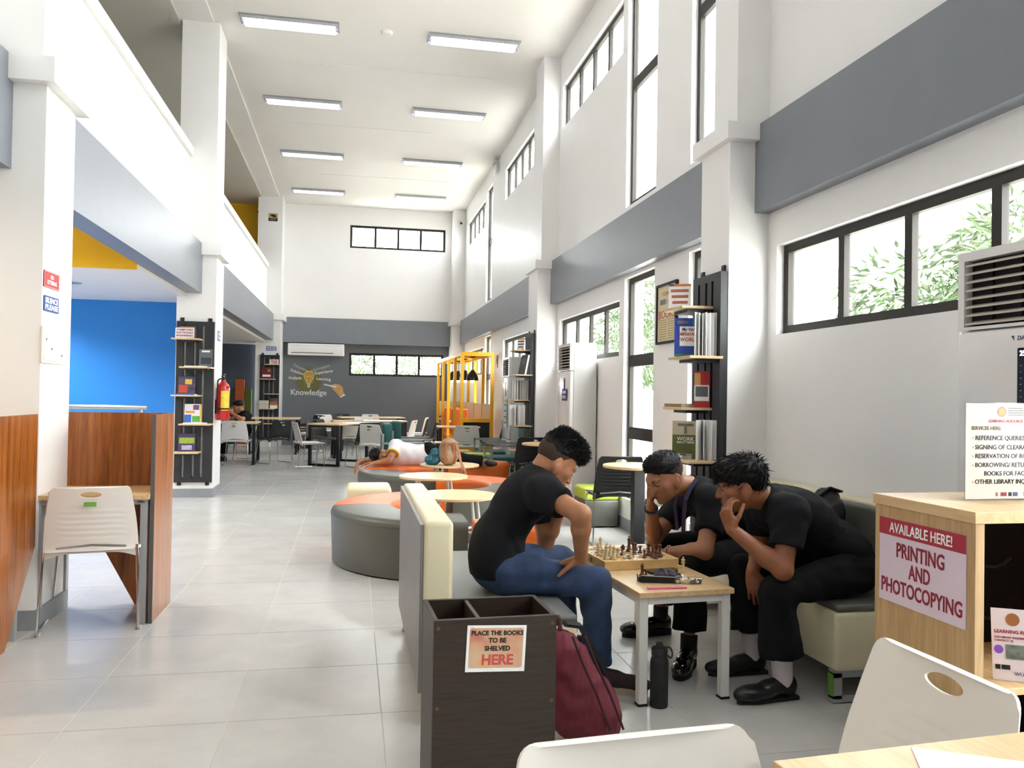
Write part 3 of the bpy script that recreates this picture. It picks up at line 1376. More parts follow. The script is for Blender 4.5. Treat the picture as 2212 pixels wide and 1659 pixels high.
def sign_art_mat():
    m = bpy.data.materials.new('orange_flower_print')
    m.use_nodes = True
    t = m.node_tree
    b = t.nodes['Principled BSDF']
    b.inputs['Roughness'].default_value = .5
    tc = t.nodes.new('ShaderNodeTexCoord')
    vo = t.nodes.new('ShaderNodeTexVoronoi')
    vo.inputs['Scale'].default_value = 14
    t.links.new(tc.outputs['Object'], vo.inputs['Vector'])
    wv = t.nodes.new('ShaderNodeTexNoise')
    wv.inputs['Scale'].default_value = 9
    t.links.new(tc.outputs['Object'], wv.inputs['Vector'])
    r = t.nodes.new('ShaderNodeValToRGB')
    e = r.color_ramp.elements
    e[0].position, e[0].color = .30, lin('b5404a') + (1,)
    e[1].position, e[1].color = .72, lin('e0a25a') + (1,)
    k = e.new(.42)
    k.color = lin('cf9a7a') + (1,)
    k = e.new(.6)
    k.color = lin('d0b191') + (1,)
    t.links.new(wv.outputs['Fac'], r.inputs['Fac'])
    t.links.new(r.outputs['Color'], b.inputs['Base Color'])
    return m


sg = thing('paper_sign', 'paper sign on the brown box reading place the books to be shelved here', 'sign', (.455, 2.507, .505), math.radians(2.5))
bm = B()
box(bm, -.095, .095, -.0015, 0, -.072, .072)
obj('sheet', bm, PAPER, parent=sg, rot=(0, math.radians(2.5), 0))
bm = B()
prism(bm, rounded([(-.086, -.06), (.086, -.06), (.086, .064), (-.086, .064)], .008, 3), 0, .0006, Rm('X', PI / 2) @ T(0, 0, .0015))
obj('print_panel', bm, sign_art_mat(), parent=sg, rot=(0, math.radians(2.5), 0))
RX = (PI / 2, 0, 0)
for b_, z, s, m_, wgt in (('PLACE THE BOOKS', .048, .0195, INK, .0006), ('TO BE', .025, .0205, INK, .0006), ('SHELVED', .0, .0205, INK, .0006), ('HERE', -.036, .044, mat('coral_ink', 'c74c44', .6), .0012)):
    text(b_, s, m_, sg, (.004, -.0026, z), (PI / 2, math.radians(2.5), 0), weight=wgt)

# ------------------------------------------------------------------ oak counter with its shelf and signs
cn = thing('oak_counter', 'oak service counter with a pink printing notice on its side', 'counter', (1.675, 1.93, 0), math.radians(.5))
cw, cd, ch = .62, .43, 1.0
for nm, a, m_ in (('top_slab', (-.006, cw, -.006, cd, ch - .032, ch), OAK), ('side_panel', (0, .03, 0, cd - .004, 0, ch - .0325), OAKZ), ('side_panel', (cw - .035, cw - .005, 0, cd - .004, 0, ch - .0325), OAKZ),
                  ('rear_panel', (.03, cw - .035, cd - .02, cd - .004, 0, ch - .0325), mat('dark_cabinet_lining', '120e0b', .8, spec=.2)), ('shelf', (.03, cw - .035, .02, cd - .02, .485, .505), OAK), ('plinth', (.03, cw - .035, .03, cd - .02, 0, .08), OAKZ)):
    bm = B()
    rbox(bm, *a, .0012, 1)
    obj(nm, bm, m_, parent=cn)
for i, (a, z) in enumerate((((.05, .5), .62), ((.06, .5), .79))):
    bm = B()
    pts = [(a[0] + (a[1] - a[0]) * k / 10, cd - .03 - .02 * math.sin(k), z + .03 * math.sin(k * .6)) for k in range(11)]
    tube(bm, pts, .005, 6)
    obj('cable', bm, BLACK, parent=cn, smooth=True)
# notice on the side, facing -x
nt_ = thing('printing_notice', 'pink notice on the counter side reading available here printing and photocopying', 'notice', (1.673, 2.145, .80), math.radians(-89.5))
PINK = mat('lilac_paper', 'dcc9d6', .6)
bm = B()
box(bm, -.185, .185, -.0025, -.0005, -.13, .13)
obj('sheet', bm, PINK, parent=nt_)
bm = B()
box(bm, -.185, .185, -.0032, -.0024, .078, .13)
obj('header_band', bm, mat('crimson_print', 'a8293c', .6), parent=nt_)
text('AVAILABLE HERE!', .044, PAPER, nt_, (0, -.0038, .102), RX, weight=.0006, fit=.27)
for b_, z, s in (('PRINTING', .035, .062), ('AND', -.022, .062), ('PHOTOCOPYING', -.082, .062)):
    text(b_, s, mat('dark_red_ink', '8c2032', .6), nt_, (0, -.0032, z), RX, weight=.0012, fit={'P': .205, 'A': .092}[b_[0]] if b_ != 'PHOTOCOPYING' else .345)

ACRY = glassmat('clear_acrylic', (.97, .98, .98), .012)
sh = thing('acrylic_sign_stand', 'acrylic stand listing library services on top of the oak counter', 'sign stand', (1.98, 2.145, 1.0), math.radians(1))
bm = B()
box(bm, -.16, .16, -.003, .0, .004, .30)
obj('front_sheet', bm, ACRY, parent=sh)
bm = B()
box(bm, -.16, .16, -.07, .06, 0, .004)
obj('base_sheet', bm, ACRY, parent=sh)
bm = B()
box(bm, -.157, .157, .0004, .0016, .006, .297)
obj('printed_page', bm, mat('beige_page', 'e2d3c8', .6), parent=sh)
bm = B()
box(bm, -.16, .16, .002, .005, .004, .30)
obj('rear_sheet', bm, ACRY, parent=sh)
GOLD = mat('gold_print', 'c48a3a', .5)
BRN = mat('brown_seal', '9a6232', .5)
YF_ = .0002
bm = B()
lathe(bm, [(0, 0), (.016, 0), (.016, .0006), (0, .0006)], 24, T(-.03, YF_, .272) @ Rm('X', PI / 2))
obj('round_seal', bm, BRN, parent=sh)
bm = B()
lathe(bm, [(0, 0), (.011, 0), (.011, .0009), (0, .0009)], 24, T(-.03, YF_, .272) @ Rm('X', PI / 2))
obj('seal_centre', bm, GOLD, parent=sh)
bm = B()
for k, (w0, z) in enumerate(((.045, .283), (.06, .276), (.05, .269), (.06, .262))):
    box(bm, -.008, -.008 + w0 * 1.2, YF_ - .0003, YF_, z - .0014, z + .0014)
obj('letterhead_lines', bm, mat('grey_ink', '6a6560', .7), parent=sh)
text('LEARNING RESOURCE CENTER', .0125, REDI, sh, (.01, YF_, .243), RX, weight=.0003)
text('SERVICES HERE:', .0155, mat('olive_ink', '5f5426', .7), sh, (-.138, YF_, .221), RX, 'LEFT', .0004)
for k, b_ in enumerate(('REFERENCE QUERIES', 'SIGNING OF CLEARANCE', 'RESERVATION OF ROOMS', 'BORROWING/ RETURNING', 'BOOKS FOR FACULTY', 'OTHER LIBRARY INQUIRIES')):
    z = (.191, .163, .136, .109, .083, .058)[k]
    text(b_, .0192, INK, sh, (-.124 + (.032 if k == 4 else 0), YF_, z), RX, 'LEFT', .0003)
    if k != 4:
        bm = B()
        prism(bm, [(-.003, -.003), (.003, 0), (-.003, .003)], 0, .0005, T(-.13, YF_, z) @ Rm('X', PI / 2))
        obj('bullet', bm, GOLD, parent=sh)
for x, w0, c in ((-.05, .009, BRN), (-.032, .022, REDI), (-.004, .012, INK), (.012, .018, mat('blue_print', '2b3f7d', .6)), (.05, .04, GOLD)):
    bm = B()
    box(bm, x, x + w0, YF_ - .0003, YF_, .014, .026)
    obj('sponsor_mark', bm, c, parent=sh)

s2 = thing('leaning_sign', 'small leaning sign card with a round seal on the counter shelf', 'sign stand', (1.885, 1.99, .506), math.radians(-28))
bm = B()
box(bm, -.075, .075, -.002, .0, 0, .2, Rm('X', math.radians(-9)))
obj('printed_page', bm, mat('pale_pink_page', 'dfd3da', .6), parent=s2)
MT = Rm('X', math.radians(-9))
bm = B()
box(bm, -.075, .075, -.05, .05, 0, .003)
obj('base_sheet', bm, ACRY, parent=s2)
RX9 = (PI / 2 - math.radians(9), 0, 0)


def on_card(x, z):
    return MT @ Vector((x, -.0024, z))


bm = B()
lathe(bm, [(0, 0), (.018, 0), (.018, .0006), (0, .0006)], 24, MT @ T(-.02, -.0022, .17) @ Rm('X', PI / 2))
obj('round_seal', bm, BRN, parent=s2)
text('LEARNING RESOURCE', .013, REDI, s2, on_card(-.068, .135), RX9, 'LEFT', .0003)
text('FOR LIBRARY INQUIRIES', .0075, REDI, s2, on_card(-.068, .119), RX9, 'LEFT', .0001)
text('CONTACT US:', .0075, REDI, s2, on_card(-.068, .11), RX9, 'LEFT', .0001)
bm = B()
lathe(bm, [(0, 0), (.012, 0), (.012, .0006), (0, .0006)], 20, MT @ T(-.058, -.0022, .085) @ Rm('X', PI / 2))
obj('chat_bubble_mark', bm, mat('violet_print', '8350c8', .5), parent=s2)
bm = B()
box(bm, -.04, .05, -.003, -.0022, .06, .1, MT)
obj('photo_print', bm, mat('grey_photo_print', '6f7a70', .5, noise=.5, nscale=40), parent=s2)
text('WURI', .014, mat('blue_print2', '4a62a0', .6), s2, on_card(-.02, .02), RX9, 'LEFT')
bm = B()
box(bm, -.068, -.055, -.003, -.0022, .03, .043, MT)
box(bm, -.052, -.03, -.003, -.0022, .03, .043, MT)
obj('footer_marks', bm, INK, parent=s2)

# ------------------------------------------------------------------ foreground table and paper
ft = thing('foreground_table', 'pale oak table at the lower right corner with a paper on it', 'table', (.648, 1.16, 0), math.radians(4))
bm = B()
rbox(bm, 0, .9, -.75, 0, .715, .74, .003, 2)
obj('tabletop', bm, OAK, parent=ft)
for x in (.05, .85):
    for y in (-.7, -.05):
        bm = B()
        box(bm, x - .02, x + .02, y - .02, y + .02, 0, .715)
        obj('leg', bm, BLKM, parent=ft)
bm = B()
box(bm, 0, .21, -.30, 0, 0, .0012)
tag(obj('paper_sheet', bm, PAPER, loc=(.895, 1.165, .7405), rot=(0, 0, math.radians(-28))), 'blank white paper sheet on the foreground table', 'paper')

# ------------------------------------------------------------------ study carrel
GST = mat('grey_steel_frame', 'a6a8aa', .4, .3)
DGE = mat('dark_grey_edge_band', '5c5a58', .5)
ca = thing('study_carrel', 'wooden study carrel with walnut panels beside the white column', 'carrel', (-1.09, 4.8, 0))
bm = B()
box(bm, 0, .02, .006, .47, 0, 1.155)
obj('side_panel', bm, RUST, parent=ca)
bm = B()
box(bm, -.001, .021, 0, .006, 0, 1.156)
obj('edge_band', bm, DGE, parent=ca)
bm = B()
prism(bm, [(-.585, .72), (-.42, .45), (-.18, 0), (-.002, 0), (-.002, 1.155), (-.585, 1.155)], 0, .018, T(0, .47, 0) @ Rm('X', PI / 2))
obj('back_panel', bm, RUST, parent=ca)
bm = B()
box(bm, -.58, -.001, -.03, .45, .69, .715)
obj('desktop', bm, OAK, parent=ca)
for x in (-.565, -.03):
    bm = B()
    box(bm, x - .018, x + .018, -.01, .03, 0, .69)
    box(bm, x - .018, x + .018, .4, .44, 0, .69)
    box(bm, x - .018, x + .018, .03, .4, .02, .05)
    box(bm, x - .018, x + .018, .03, .4, .65, .69)
    obj('leg_frame', bm, GST, parent=ca)
bm = B()
box(bm, -.547, -.048, -.005, .025, .66, .69)
obj('apron', bm, GST, parent=ca)
text('WR1', .018, INK, ca, (-.045, -.012, .675), RX)
# carrel on the near side of the same column: its side panel shows
c2 = thing('study_carrel', 'walnut carrel panel at the left picture edge with a slanted lower corner', 'carrel', (-1.668, 4.745, 0))
bm = B()
prism(bm, [(0, .45), (0, 1.155), (-1.25, 1.155), (-1.25, 0), (-.36, 0)], 0, .018, Matrix(((0, 0, 1, 0), (1, 0, 0, 0), (0, 1, 0, 0), (0, 0, 0, 1))))
obj('side_panel', bm, RUST, parent=c2)
bm = B()
box(bm, -.6, -.002, -1.2, -.03, .69, .715)
obj('desktop', bm, OAK, parent=c2)
for y in (-.17, -1.15):
    bm = B()
    box(bm, -.04, -.005, y - .02, y + .02, 0, .69)
    box(bm, -.55, -.51, y - .02, y + .02, 0, .69)
    box(bm, -.51, -.04, y - .02, y + .02, .02, .05)
    obj('leg_frame', bm, GST, parent=c2)
# ------------------------------------------------------------------ wall bookcases with stepped shelves
CHAR = mat('charcoal_painted_board', '26282c', 0.5, noise=0.03)
SHELF = wood('ash_shelf_board', 'c8ab80', 'dcc39b', 0.45, (2, 20, 20), 2.0)
SH = [(-.235, .085, 1.905), (-.14, .222, 1.57), (-.225, .09, 1.235), (-.135, .22, .895), (-.2, .09, .56)]


def bookcase(x, y, rz, label, mirror=1):
    t = thing('wall_bookcase', label, 'bookcase', (x, y, 0), rz, 'charcoal wall bookcases with pale shelves')
    w = .43
    edges = [-.215, -.135, -.105, -.02, .01, .075, .105, .215]
    for a, b in zip(edges[0::2], edges[1::2]):
        q = B()
        box(q, a, b, -.05, 0, .24, 2.07)
        obj('slat', q, CHAR, parent=t)
    for z0, z1 in ((.185, .24), (2.07, 2.12)):
        q = B()
        box(q, -.215, .215, -.05, 0, z0, z1)
        obj('rail', q, CHAR, parent=t)
    for sx in (-.16, .16):
        for z0, z1 in ((.145, .185), (2.12, 2.165)):
            q = B()
            box(q, sx - .022, sx + .022, -.012, 0, z0, z1)
            box(q, sx - .005, sx + .005, -.016, -.012, (z0 + z1) / 2 - .005, (z0 + z1) / 2 + .005)
            obj('mounting_tab', q, CHAR, parent=t)
    for a, b, z in SH:
        a, b = sorted((a * mirror, b * mirror))
        q = B()
        rbox(q, a, b, -.26, -.03, z - .018, z, .002, 1)
        s_ = obj('shelf', q, SHELF, parent=t)
        q = B()
        box(q, a + .05, b - .05, -.2, -.05, z - .038, z - .0185)
        obj('bracket', q, CHAR, parent=s_)
    return t


def spot(x, y, rz, lx, ly):
    c, s_ = math.cos(rz), math.sin(rz)
    return x + lx * c - ly * s_, y + lx * s_ + ly * c


def book(label, w, h, t, cover, loc, rz=0.0, lean=0.0, group='books on the wall bookcases', flat=False, art=None, title=None, spread=0, name='book'):
    """closed book, cover in its local xz plane facing -y; flat lays it on its back cover"""
    o = thing(name, label, 'book', loc, rz, group)
    if flat:
        o.rotation_euler = (math.radians(-90), 0, rz)
        o.location = (loc[0], loc[1], loc[2] + t)
    else:
        o.rotation_euler = (lean, 0, rz)
    z0 = -h / 2 if flat else 0
    q = B()
    box(q, -w / 2, w / 2, 0, .0018, z0, z0 + h)
    box(q, -w / 2, w / 2, t - .0018, t, z0, z0 + h)
    box(q, -w / 2, -w / 2 + .0018, .0018, t - .0018, z0, z0 + h)
    obj('cover', q, cover, parent=o)
    q = B()
    box(q, -w / 2 + .002, w / 2 - .003, .002, t - .002, z0 + .003, z0 + h - .003)
    obj('pages', q, PAGES, parent=o)
    if art:
        for k_, (x0, x1, a, b, m_) in enumerate(art):
            q = B()
            box(q, x0 * w, x1 * w, -.0007 - .0004 * k_, 0, z0 + a * h, z0 + b * h)
            obj('cover_print', q, m_, parent=o)
    if title:
        for (b_, sz, zz, m_, ft) in title:
            text(b_, sz, m_, o, (0, -.0032, z0 + zz * h), RX, weight=.0004, fit=ft)
    return o


def fan_book(label, w, h, n, loc, rz, spread=.5, bend=.2):
    """open paperback standing on end, leaves fanned"""
    o = thing('open_book', label, 'book', loc, rz, 'books on the wall bookcases')
    for k in range(n):
        a = -spread / 2 + spread * k / (n - 1)
        q = B()
        seg = 6
        vs = []
        for i in range(seg + 1):
            u = i / seg * w
            aa = a + bend * a * (i / seg) * 2
            vs.append((u * math.cos(aa), u * math.sin(aa)))
        tt = .0035
        for (p, r_) in zip(vs, vs[1:]):
            d = Vector((r_[0] - p[0], r_[1] - p[1])).normalized()
            nx, ny = -d.y * tt / 2, d.x * tt / 2
            prism(q, [(p[0] + nx, p[1] + ny), (p[0] - nx, p[1] - ny), (r_[0] - nx, r_[1] - ny), (r_[0] + nx, r_[1] + ny)], 0, h - .004 * (k % 3))
        obj('leaf_block' if 0 < k < n - 1 else 'cover', q, PAPER, parent=o)
    return o


def card(label, w, h, loc, rz, lines, lean=-.12, cm=REDI, name='shelf_sign'):
    o = thing(name, label, 'sign', loc, rz, 'printed subject cards on the bookcases')
    o.rotation_euler = (lean, 0, rz)
    q = B()
    box(q, -w / 2, w / 2, 0, .003, 0, h)
    obj('sheet', q, PAPER, parent=o)
    q = B()
    box(q, -w / 2, w / 2, -.0005, 0, h * .9, h)
    box(q, w * .1, w / 2, -.0005, 0, 0, h * .08)
    obj('border_print', q, mat('orange_border_print', 'e08a3c', .6), parent=o)
    q = B()
    box(q, -w / 2, -w / 4, -.0006, 0, h * .92, h)
    obj('corner_print', q, mat('blue_corner_print', '3a58b0', .6), parent=o)
    for k, b_ in enumerate(lines):
        if b_:
            text(b_, h * .2, cm, o, (0, -.0012, h * (.73 - .24 * k)), RX, weight=.0006, fit=w * .86)
        else:
            q = B()
            box(q, -w * (.4 - .04 * k), w * (.4 - .02 * k), -.0006, 0, h * (.66 - .24 * k), h * (.78 - .24 * k))
            obj('text_line', q, cm, parent=o)
    return o


def M2(n, c, **k):
    return mat(n, c, .45, **k)


MAG = mat('magenta_ink', 'a02f6a', .6)
AX, AY = -1.868, 10.339
bookcase(AX, AY, 0, 'charcoal bookcase on the front of the left column')
card('subject card reading computers electronics engineering on the left bookcase', .215, .145, (AX - .11, AY - .12, 1.905), 0, ('COMPUTERS', 'ELECTRONICS', 'ENGINEERING'), cm=MAG)
book('grey book with a gadget photo on the second shelf of the left bookcase', .15, .205, .018, M2('grey_cover', '60646a'), (AX + .13, AY - .1, 1.583), .1, -.1,
     art=((-.36, .42, .12, .5, M2('gadget_photo', '31373d', noise=.5, nscale=60)), (-.3, .3, .82, .92, PAPER)))
book('white magazine lying on the second shelf of the left bookcase', .16, .22, .012, M2('white_cover', 'dfe0e2'), (AX + .03, AY - .15, 1.57), 1.4, flat=True)
book('comic style book on the middle shelf of the left bookcase', .195, .205, .02, M2('comic_cover', '4a3f55', noise=.6, nscale=25), (AX - .08, AY - .1, 1.25), 0, -.1,
     art=((-.45, .05, .05, .5, M2('red_print', 'b8432e', noise=.4, nscale=40)), (-.1, .3, .55, .85, M2('yellow_print', 'd8b13c')), (-.5, .5, .9, 1, M2('navy_print', '27406e'))))
book('blue book lying on the middle shelf of the left bookcase', .17, .22, .014, M2('blue_cover', '3766a8'), (AX - .07, AY - .17, 1.235), 1.5, flat=True)
book('white book with coloured ribbons on the fourth shelf of the left bookcase', .19, .22, .03, M2('white_cover', 'dfe0e2'), (AX + .0, AY - .1, .908), .12, -.12,
     art=((-.5, -.1, .0, .42, M2('blue_ribbon', '2f63b4')), (-.05, .4, .02, .34, M2('green_ribbon', '4a9b3f')), (-.45, .1, .5, .62, M2('orange_ribbon', 'e08c2c')), (0, .35, .68, .95, M2('violet_ribbon', '6e4a7c')), (.4, .5, 0, 1, M2('yellow_print', 'd8b13c'))))
book('white magazine lying on the fourth shelf of the left bookcase', .17, .24, .012, M2('white_cover', 'dfe0e2'), (AX + .04, AY - .17, .895), 1.5, flat=True)
book('purple and green book on the lowest shelf of the left bookcase', .19, .215, .02, M2('purple_cover', '3f3357', noise=.3, nscale=30), (AX - .06, AY - .12, .56), .15, -.16,
     art=((-.45, .45, .45, .78, M2('lime_print', '8ca63a', noise=.4, nscale=60)), (-.3, .3, .1, .35, M2('lilac_print', 'a89dc0', noise=.4, nscale=40))))

BX, BY = -1.875, 19.299
bookcase(BX, BY, 0, 'charcoal bookcase on the far column beside the mural', -1)
card('small subject card on the top shelf of the far bookcase', .2, .12, (BX + .1, BY - .12, 1.905), 0, ('', '', ''))
book('maroon book on the second shelf of the far bookcase', .22, .27, .03, M2('maroon_cover', '6e2230'), (BX - .06, BY - .12, 1.57), 0, -.1, art=((-.4, .4, .18, .36, PAPER), (.1, .4, .6, .85, M2('olive_print', '8e9a3a'))))
for k, c in enumerate(('4d5348', 'a09a88', '5b6a78', '8f8a78', '6a6f6a', 'b0aa98', '83a03a')):
    book('%s book in the pile on the fourth shelf of the far bookcase' % ('lowest', 'second', 'third', 'fourth', 'fifth', 'sixth', 'topmost')[k], .2, .19, .026, M2('pile_cover_%d' % k, c), (BX - .1, BY - .15, .895 + k * .0262), R.uniform(-.1, .1), flat=True)
book('orange and white book beside the pile on the far bookcase', .17, .24, .03, M2('orange_cover', 'b0692c'), (BX + .11, BY - .13, .895), 0, -.08, art=((-.5, .5, 0, .32, PAPER), (-.5, .5, .66, 1, M2('slate_print', '4d5562', noise=.4, nscale=30))))

CX, CY = 2.364, 5.07
RC = math.radians(-90)
bookcase(CX, CY, RC, 'charcoal bookcase on the right column behind the chess players')


def onC(lx, ly):
    return spot(CX, CY, RC, lx, ly)


x_, y_ = onC(-.1, -.2)
card('printed card in a clear holder on the top shelf of the right bookcase', .15, .17, (x_, y_, 1.905), math.radians(-28), ('', '', ''), -.15, mat('rose_ink', 'b56a58', .7))
x_, y_ = onC(.07, -.2)
book('blue picture book titled my very important world', .19, .255, .014, M2('royal_blue_cover', '2440a0', noise=.15, nscale=30), (x_, y_, 1.57), math.radians(-20), -.06,
     art=((-.32, .34, .27, .78, PAPER), (.12, .46, .8, .99, M2('teal_print', '2f8a80')), (.15, .48, 0, .2, M2('volcano_print', '8a4c2c', noise=.3, nscale=50)), (-.5, .2, 0, .06, M2('green_print', '3c7a3a')), (-.4, -.05, .84, .93, mat('grey_ink', '6a6560', .7))),
     title=(('My Very', .03, .70, INK, .09), ('IMPORTANT', .028, .575, M2('red_letter', 'c23527'), .118), ('WORLD', .036, .435, M2('red_letter', 'c23527'), .118)))
x_, y_ = onC(.05, -.11)
fan_book('white open book with fanned pages beside the blue picture book', .13, .285, 7, (x_, y_, 1.57), math.radians(-97), .85)
x_, y_ = onC(.06, -.1)
book('red and white book on the third shelf of the right bookcase', .1, .24, .035, M2('red_cover', 'b8282c'), (x_, y_, 1.235), math.radians(-25), 0,
     art=((-.5, .45, .18, .62, PAPER), (-.42, .38, .3, .58, M2('grey_print', '5f666c')), (-.5, -.1, .62, .95, M2('gold_leaf_print', 'd6a060'))))
x_, y_ = onC(-.13, -.16)
book('brown book lying on the third shelf of the right bookcase', .15, .2, .022, M2('tan_cover', '9c7a48'), (x_, y_, 1.235), .2, flat=True)
x_, y_ = onC(.03, -.2)
book('green and beige book titled work matters on the right bookcase', .17, .25, .018, M2('beige_cover', 'b5ac94'), (x_, y_, .895), math.radians(-25), -.05,
     art=((-.5, .5, 0, .63, M2('olive_cover', '59602f')), (-.3, .3, .86, .93, mat('grey_ink', '6a6560', .7)), (-.05, .05, .66, .86, mat('grey_ink', '6a6560', .7)), (-.28, .2, .02, .14, PAPER)),
     title=(('WORK', .034, .52, PAPER, .11), ('MATTERS', .018, .43, PAPER, .11)))
x_, y_ = onC(.06, -.10)
fan_book('white curved paperback beside the work matters book', .14, .26, 4, (x_, y_, .895), math.radians(-97), .5, .6)
for k in range(3):
    x_, y_ = onC(-.07, -.17)
    book('%s of the thin white books lying on the lower shelf of the right bookcase' % ('lowest', 'middle one', 'topmost')[k], .17, .24, .011, M2('white_cover', 'dfe0e2') if k != 2 else M2('dark_cover', '3a3c40'), (x_, y_, .895 + k * .0115), .15 * k, flat=True)

DX, DY = 2.364, 10.68
bookcase(DX, DY, RC, 'charcoal bookcase on the second right column beyond the players')


def onD(lx, ly):
    return spot(DX, DY, RC, lx, ly)


x_, y_ = onD(0.0, -.16)
card('white card on the top shelf of the second right bookcase', .13, .16, (x_, y_, 1.905), math.radians(-50), ('', '', ''), cm=mat('grey_ink', '6a6560', .7))
for k in range(2):
    x_, y_ = onD(.10 + .05 * k, -.17)
    book('%s of two dark books leaning on the second right bookcase' % ('left', 'right')[k], .17, .27, .03, M2('dark_cover', '3a3c40'), (x_, y_, 1.57), math.radians(-75), -.2, art=((-.3, .3, .5, .8, mat('grey_ink', '6a6560', .7)),))
x_, y_ = onD(-.07, -.15)
fan_book('open white book with fanned leaves on the third shelf of the second right bookcase', .15, .26, 7, (x_, y_, 1.235), math.radians(-97), 1.1)
x_, y_ = onD(.0, -.2)
fan_book('greyish open book standing on the fourth shelf of the second right bookcase', .17, .27, 4, (x_, y_, .895), math.radians(-97), .6, .6)


# ------------------------------------------------------------------ floor-standing air conditioners
ACW = mat('glossy_ac_white', 'e9e7e6', .22, noise=.01, coat=.3)
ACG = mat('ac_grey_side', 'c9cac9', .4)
ACD = mat('ac_dark_void', '15130f', .7)
DISP = mat('ac_display_glass', '0c0e12', .08)
LED = mat('lit_display_digit', 'dfe8ff', .4, emit=3.0)


def floor_ac(x, y, rz, label, brand=True):
    """front faces local -y; width on x"""
    t = thing('floor_air_conditioner', label, 'air conditioner', (x, y, 0), rz, 'floor-standing air conditioners')
    w, d, h = .54, .29, 1.88
    q = B()
    rbox(q, -w / 2, w / 2, -d / 2 + .03, d / 2, .02, h, .008, 2)
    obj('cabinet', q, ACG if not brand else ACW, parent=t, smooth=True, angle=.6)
    q = B()
    rbox(q, -w / 2 + .004, w / 2 - .004, -d / 2 - .012, -d / 2 + .032, .62, h - .31, .012, 3)
    obj('front_panel', q, ACW, parent=t, smooth=True, angle=.6)
    q = B()
    rbox(q, -w / 2 + .004, w / 2 - .004, -d / 2 - .008, -d / 2 + .032, .03, .61, .008, 2)
    obj('intake_panel', q, ACW, parent=t, smooth=True, angle=.6)
    q = B()
    for k in range(26):
        box(q, -w / 2 + .05, w / 2 - .05, -d / 2 - .0095, -d / 2 - .008, .07 + k * .02, .078 + k * .02)
    obj('intake_slots', q, mat('ac_slot_grey', '9a9c9c', .5), parent=t)
    q = B()
    z0, z1 = h - .305, h - .004
    box(q, -w / 2 + .004, -w / 2 + .034, -d / 2 - .012, -d / 2 + .03, z0, z1)
    box(q, w / 2 - .034, w / 2 - .004, -d / 2 - .012, -d / 2 + .03, z0, z1)
    box(q, -w / 2 + .034, w / 2 - .034, -d / 2 - .012, -d / 2 + .03, z1 - .035, z1)
    box(q, -w / 2 + .034, w / 2 - .034, -d / 2 - .012, -d / 2 + .03, z0, z0 + .012)
    obj('outlet_frame', q, ACW, parent=t)
    q = B()
    box(q, -w / 2 + .034, w / 2 - .034, -d / 2 + .026, -d / 2 + .0295, z0 + .012, z1 - .035)
    obj('outlet_void', q, ACD, parent=t)
    for k in range(8):
        z = z0 + .026 + k * .032
        q = B()
        n = 8
        for i in range(n):
            a, b = -w / 2 + .04 + (w - .08) * i / n, -w / 2 + .04 + (w - .08) * (i + 1) / n
            prism(q, [(a, -d / 2 - .012), (b, -d / 2 - .012), (b, -d / 2 + .022), (a, -d / 2 + .022)], -.0035, .0035, T(0, 0, z) @ T(0, -d / 2, 0) @ Rm('X', math.radians(18)) @ T(0, d / 2, 0))
        obj('louvre_slat', q, mat('ac_slat_warm_white', 'cfc6bd', .45), parent=t)
    q = B()
    for i in range(3):
        xx = -.13 + i * .13
        box(q, xx - .003, xx + .003, -d / 2 + .015, -d / 2 + .026, z0 + .014, z1 - .036)
    obj('vane', q, ACD, parent=t)
    q = B()
    rbox(q, .015, .065, -d / 2 - .0135, -d / 2 - .011, h - .60, h - .385, .003, 1)
    dd = obj('display', q, DISP, parent=t)
    if brand:
        text('25', .026, LED, dd, (.038, -d / 2 - .0145, h - .405), RX, weight=.0003)
        q = B()
        for k in range(6):
            for j in range(2):
                box(q, .027 + j * .022, .033 + j * .022, -d / 2 - .0145, -d / 2 - .0136, h - .45 - k * .022, h - .447 - k * .022)
        obj('key_mark', q, mat('display_mark', '8fa0b8', .5), parent=dd)
        lg = mat('silver_logo', '6d7075', .35, .4)
        text('DAIKIN', .021, lg, t, (.048, -d / 2 - .0128, h - .35), RX, weight=.0008, shear=.15)
        q = B()
        prism(q, [(0, 0), (.0, -.016), (-.012, 0)], 0, .0008, T(.0, -d / 2 - .0124, h - .342) @ Rm('X', PI / 2))
        prism(q, [(-.001, .002), (-.014, .002), (-.003, -.012)], 0, .0008, T(.0, -d / 2 - .0124, h - .342) @ Rm('X', PI / 2))
        obj('logo_mark', q, lg, parent=t)
    return t


floor_ac(2.475, 2.50, math.radians(-88), 'white floor air conditioner behind the oak counter showing 25')
A2 = floor_ac(2.475, 8.80, math.radians(-90), 'white floor air conditioner with a blue silence notice on its front', False)
A3 = floor_ac(2.475, 12.33, math.radians(-90), 'white floor air conditioner farthest back with printed notices', False)
bl = mat('navy_notice', '26307e', .5)
sg = thing('silence_notice', 'blue notice reading observe silence on the middle air conditioner', 'notice', (2.306, 8.72, 1.31), math.radians(-90))
q = B()
box(q, -.1, .1, -.0025, -.0005, -.065, .065)
obj('sheet', q, bl, parent=sg)
text('OBSERVE', .045, PAPER, sg, (0, -.003, .025), RX, weight=.0008, fit=.16)
text('SILENCE', .045, PAPER, sg, (0, -.003, -.028), RX, weight=.0008, fit=.16)
sg = thing('printed_notices', 'pale printed notice sheet on the farthest air conditioner', 'notice', (2.306, 12.25, 1.02), math.radians(-90))
q = B()
box(q, -.14, .14, -.0025, -.0005, -.22, .22)
obj('sheet', q, mat('pale_blue_sheet', 'c5d2d8', .6), parent=sg)
q = B()
for k in range(4):
    box(q, -.1, .1, -.0032, -.0025, -.16 + k * .09, -.14 + k * .09)
obj('text_lines', q, mat('navy_print', '27406e', .6), parent=sg)
q = B()
